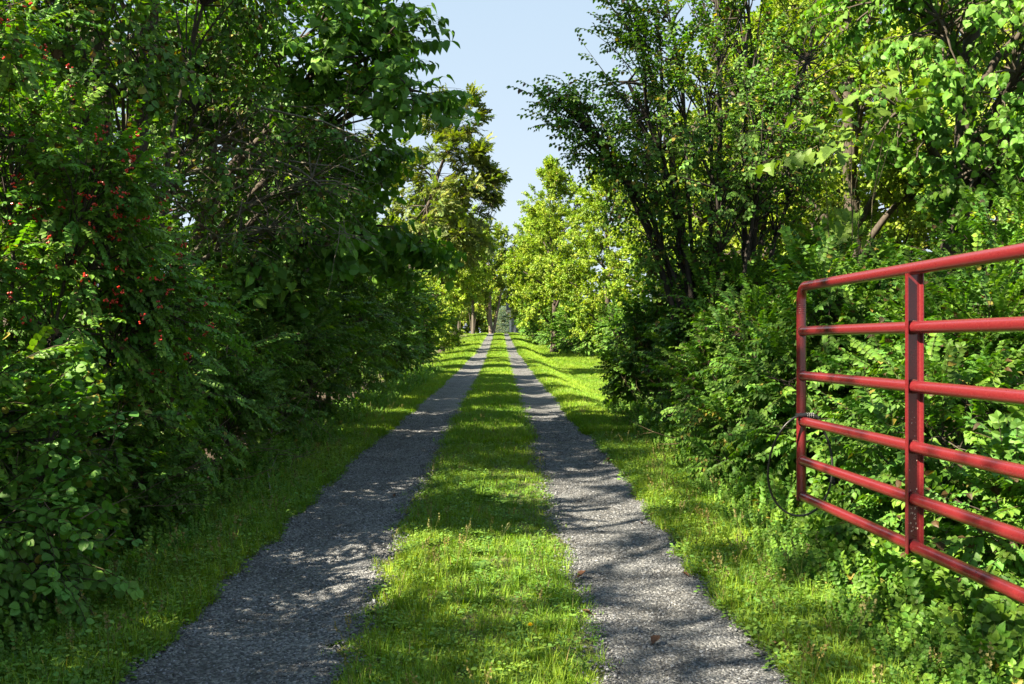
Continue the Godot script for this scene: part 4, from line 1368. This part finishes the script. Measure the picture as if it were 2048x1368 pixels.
# ---------------------------------------------------------------- the far end of the drive
func build_far_end() -> void:
	var G := "trees at the end of the drive"
	var o := thing("forked_maple", gp(-1.1, 119.0), "old pale tree with a forked trunk at the end of the drive", "tree", G)
	for s in 2:
		var m := MB.new()
		var top: Vector3 = [Vector3(-0.35, 9.0, 0), Vector3(2.0, 8.6, 0)][s]
		m.tube(bez(Vector3(0.25 * s, -0.2, 0), [Vector3(-0.25, 4, 0), Vector3(0.7, 3.0, 0)][s], top, 8, 0.03), taper([0.3, 0.2][s], 0.1, 8), 10, Color(0.25, 0.2, 0.165))
		part("trunk", m.mesh(mats.bark), o)
	grow(o, {"kind": "farleaf", "stems": 0, "trunk_r": 0.06, "twigs": 26, "per": 5, "scale": 1.3, "twig_mesh": false, "crown": "crown", "lobes": [[Vector3(-2, 7.6, 0), Vector3(2, 1.6, 2)], [Vector3(1.8, 7.4, 0.5), Vector3(2, 1.5, 2)], [Vector3(0, 9.5, 0), Vector3(2.4, 2, 2.4)], [Vector3(-3.5, 9, 0), Vector3(2, 2, 2)], [Vector3(3.6, 9.0, 0), Vector3(2.2, 2, 2)], [Vector3(0, 12, 0), Vector3(2.6, 2, 2.4)]]})
	for q in [["grey-trunked tree left of the forked tree", -3.3, 116.0, 0.24], ["thin-trunked tree farthest left at the end of the drive", -5.3, 121.0, 0.17]]:
		var p := thing("roadside_maple", gp(q[1], q[2]), q[0], "tree", G)
		var m2 := MB.new()
		m2.tube(bez(Vector3(0, -0.2, 0), Vector3(0.1, 4, 0), Vector3(-0.2, 9, 0), 8, 0.03), taper(q[3], q[3] * 0.4, 8), 10, Color(0.16, 0.14, 0.12))
		part("trunk", m2.mesh(mats.bark), p)
		grow(p, {"kind": "farleaf", "stems": 0, "trunk_r": 0.05, "twigs": 24, "per": 5, "scale": 1.3, "twig_mesh": false, "crown": "crown", "lobes": [[Vector3(-1.4, 6.4, 0), Vector3(1.8, 1.6, 1.8)], [Vector3(1.4, 6.6, 0.5), Vector3(1.7, 1.6, 1.8)], [Vector3(0, 9, 0), Vector3(2.4, 2, 2.4)], [Vector3(-1.2, 5.0, 0.6), Vector3(1.0, 1.1, 1.0)], [Vector3(0.9, 4.6, 0.6), Vector3(0.8, 1.3, 0.8)]]})
	# blue spruce
	var sp := thing("blue_spruce", gp(0.45, 134.0), "small blue spruce in the meadow past the end of the drive", "tree")
	var sl := []
	for k in 9:
		var t := k / 9.0
		for j in 3:
			var a := j * TAU / 3.0 + k
			var r := 1.5 * (1.0 - t)
			sl.append([Vector3(cos(a) * r * 0.55, 0.35 + 3.3 * t, sin(a) * r * 0.55), Vector3(r * 0.6 + 0.1, 0.28, r * 0.6 + 0.1)])
	grow(sp, {"kind": "spruce", "stems": 1, "trunk_r": 0.08, "twigs": 14, "per": 3, "scale": 1.5, "twig_mesh": false, "crown": "crown", "lobes": sl, "tint": Color(2.4, 2.4, 2.6), "lean": Vector3.ZERO})
	# meadow edge trees
	for q in [[-15.0, "pale meadow tree seen through the left trunks"], [-8.6, "pale meadow tree behind the grey trunk"], [-4.0, "pale meadow tree framed between grey trunk and forked trunk"], [0.6, "pale meadow tree behind the blue spruce"], [5.6, "pale meadow tree behind the grey house corner"], [12.0, "meadow tree hidden mostly behind the grey house"]]:
		var d := 172.0 + rf(-8, 10)
		var lobes := []
		var hh := rf(9, 13)
		for j in 8:
			var t2 := (j + 0.5) / 8.0
			var a2 := j * 2.4
			var w := 3.0 * sin(PI * clampf(0.25 + 0.7 * t2, 0, 1))
			lobes.append([Vector3(cos(a2) * w, hh * lerpf(0.12, 0.9, t2), sin(a2) * w), Vector3.ONE * 1.9])
		tree("meadow_tree", q[1], "trees across the meadow", q[0], d, {"kind": "farleaf", "twigs": 13, "per": 4, "scale": 2.2, "trunk_r": 0.2, "lobes": lobes, "twig_mesh": false, "fork": 0.1})
	# corner of a grey house on the right
	var h := thing("grey_house", gp(1.25, 120.0), "corner of a grey clapboard house with white corner boards behind trees", "house")
	var wall := Color(0.20, 0.20, 0.21)
	var white := Color(0.72, 0.71, 0.68)
	var bm := MB.new()
	bm.box(Vector3(0.0, -0.3, -8.0), Vector3(9.0, 2.75, 0.0), wall)
	part("wall", bm.mesh(mats.plain), h)
	for k in 16:
		var cm := MB.new()
		var y := 0.1 + 0.165 * k
		cm.box(Vector3(0.14, y, 0.0), Vector3(9.0, y + 0.155, 0.022), wall * vary(0.05))
		part("clapboard", cm.mesh(mats.plain), h)
	for xx in [0.0, 0.62]:
		var tm := MB.new()
		tm.box(Vector3(xx - 0.02, -0.3, 0.001), Vector3(xx + (0.17 if xx == 0.0 else 0.07), 2.75 if xx == 0.0 else 1.4, 0.04), white)
		part("corner_board", tm.mesh(mats.plain), h)
	var ev := MB.new()
	ev.box(Vector3(-0.35, 2.76, -8.3), Vector3(9.3, 2.98, 0.4), white)
	part("eaves_board", ev.mesh(mats.plain), h)
	var rm := MB.new()
	var ra := [Vector3(-0.45, 2.99, 0.5), Vector3(9.4, 2.99, 0.5), Vector3(9.4, 5.6, -4.0), Vector3(-0.45, 5.6, -4.0), Vector3(-0.45, 2.99, -8.5), Vector3(9.4, 2.99, -8.5)]
	rm.quad(ra[0], ra[1], ra[2], ra[3], Vector3(0, 0.86, 0.5), Color(0.1, 0.1, 0.105))
	rm.quad(ra[3], ra[2], ra[5], ra[4], Vector3(0, 0.86, -0.5), Color(0.1, 0.1, 0.105))
	rm.tri(ra[0], ra[3], ra[4], Vector3.LEFT, wall)
	rm.tri(ra[1], ra[2], ra[5], Vector3.RIGHT, wall)
	part("roof", rm.mesh(mats.plain), h)

# ---------------------------------------------------------------- fallen leaves, sticks, a flower
func build_litter() -> void:
	var cols := [Color(0.09, 0.036, 0.018), Color(0.10, 0.048, 0.022), Color(0.07, 0.032, 0.018), Color(0.12, 0.066, 0.032)]
	var spots := [
		[1.07, 9.56, 0.1, "curled rust-brown dry leaf at the right edge of the right track, larger of a pair"],
		[1.17, 9.44, 0.07, "smaller rust-brown dry leaf beside the larger one at the right track edge"],
		[0.43, 5.28, 0.085, "long brown dry leaf where the middle grass meets the right track"],
		[1.09, 6.90, 0.065, "brown leaf near the right edge of the right track, past the gate end"],
		[1.01, 6.66, 0.045, "tiny brown leaf next to the one near the right track edge"],
		[1.17, 5.64, 0.08, "dark brown leaf on the right track where the verge bulges"],
		[1.06, 5.32, 0.06, "brown leaf lying below the dark one on the right track"],
		[0.68, 4.24, 0.085, "rust-brown curled leaf in the near middle of the right track"],
		[1.17, 4.14, 0.07, "orange-brown leaf at the near right edge of the right track"],
		[0.45, 4.62, 0.075, "narrow dark leaf on the left edge of the right track"],
		[1.63, 5.66, 0.06, "pale brown leaf in the grass under the red gate"],
		[-0.85, 7.66, 0.055, "single tan leaf on the left track"],
		[0.04, 8.48, 0.05, "small tan leaf by the bare patch of the middle strip"],
		[1.22, 3.92, 0.07, "brown leaf in the lower right corner of the track"],
	]
	for q in spots:
		var p := gp(q[0], q[1])
		var o := thing("fallen_leaf", Vector3(p.x, ground_y(p.x, -p.z) + 0.026, p.z), q[3], "leaf", "fallen leaves")
		var lf := unit_leaf(OVATE, 0.7, -0.35)
		var m := MB.new()
		var c: Color = cols[rng.randi() % 4]
		var x := frame(Vector3(rf(-1, 1), rf(0.0, 0.15), rf(-0.5, 0.5)), Vector3.UP + rball() * 0.15, q[2] * 0.72, Vector3.ZERO)
		x.basis.x *= 0.8
		m.append(lf, x, c)
		part("blade", m.mesh(mats.plain), o)
		var sm_ := MB.new()
		sm_.tube(PackedVector3Array([Vector3.ZERO, -x.basis.y * 0.35 + Vector3(0, 0.004, 0)]), taper(0.0014, 0.0009, 1), 4, c * 0.8)
		part("stalk", sm_.mesh(mats.plain), o)
	# fallen branches
	var sticks := [
		[-3.08, 6.22, -2.20, 4.70, 0.018, 0.22, "grey fallen branch leaning out of the hedge foot at lower left"],
		[1.97, 4.74, 2.06, 4.66, 0.011, 0.06, "short bare stick in the weeds below the gate"],
		[-2.24, 9.14, -1.77, 7.40, 0.008, 0.1, "thin forked dead twig standing in the left hedge foot"],
	]
	for q in sticks:
		var a := gp(q[0], q[1])
		var b := gp(q[2], q[3])
		a.y += q[5]
		b.y += 0.02
		var o := thing("fallen_stick", b, q[6], "stick")
		var m := MB.new()
		var e := (a - b)
		m.tube(bez(Vector3.ZERO, e * 0.5 + Vector3(0, 0.03, 0), e * 1.15, 6, q[4] * 0.5), taper(q[4] * 0.6, q[4], 6), 7, Color(0.24, 0.22, 0.19), true)
		part("wood", m.mesh(mats.bark), o)
		var t := MB.new()
		t.tube(bez(e * 0.6, e * 0.75 + Vector3(0.05, 0.06, 0), e * 0.8 + Vector3(0.1, 0.14, 0.03), 3), taper(q[4] * 0.45, 0.002, 3), 5, Color(0.22, 0.2, 0.17))
		part("side_twig", t.mesh(mats.bark), o)
	# dandelion
	var fp := gp(0.13, 4.22)
	var f := thing("dandelion", fp, "single yellow dandelion flower in the near middle grass", "flower")
	var st := MB.new()
	st.tube(bez(Vector3(0, -0.01, 0), Vector3(0, 0.05, 0), Vector3(0.004, 0.085, 0), 3), taper(0.0016, 0.0012, 3), 5, Color(0.12, 0.2, 0.05))
	part("stem", st.mesh(mats.grass), f)
	var head := MB.new()
	for k in 46:
		var a3 := k * 2.39996
		var tilt := 0.15 + 1.1 * (1.0 - k / 46.0)
		var dir := Vector3(cos(a3) * sin(tilt), cos(tilt), sin(a3) * sin(tilt))
		var xf := frame(dir, Vector3.UP + dir * 0.1, 0.017, Vector3(0.004, 0.085, 0))
		xf.basis.x *= 0.25
		head.append(unit_leaf(LANCE, 0.0, 0.0), xf, Color(0.75, 0.52, 0.02))
	part("petals", head.mesh(mats.grass), f)
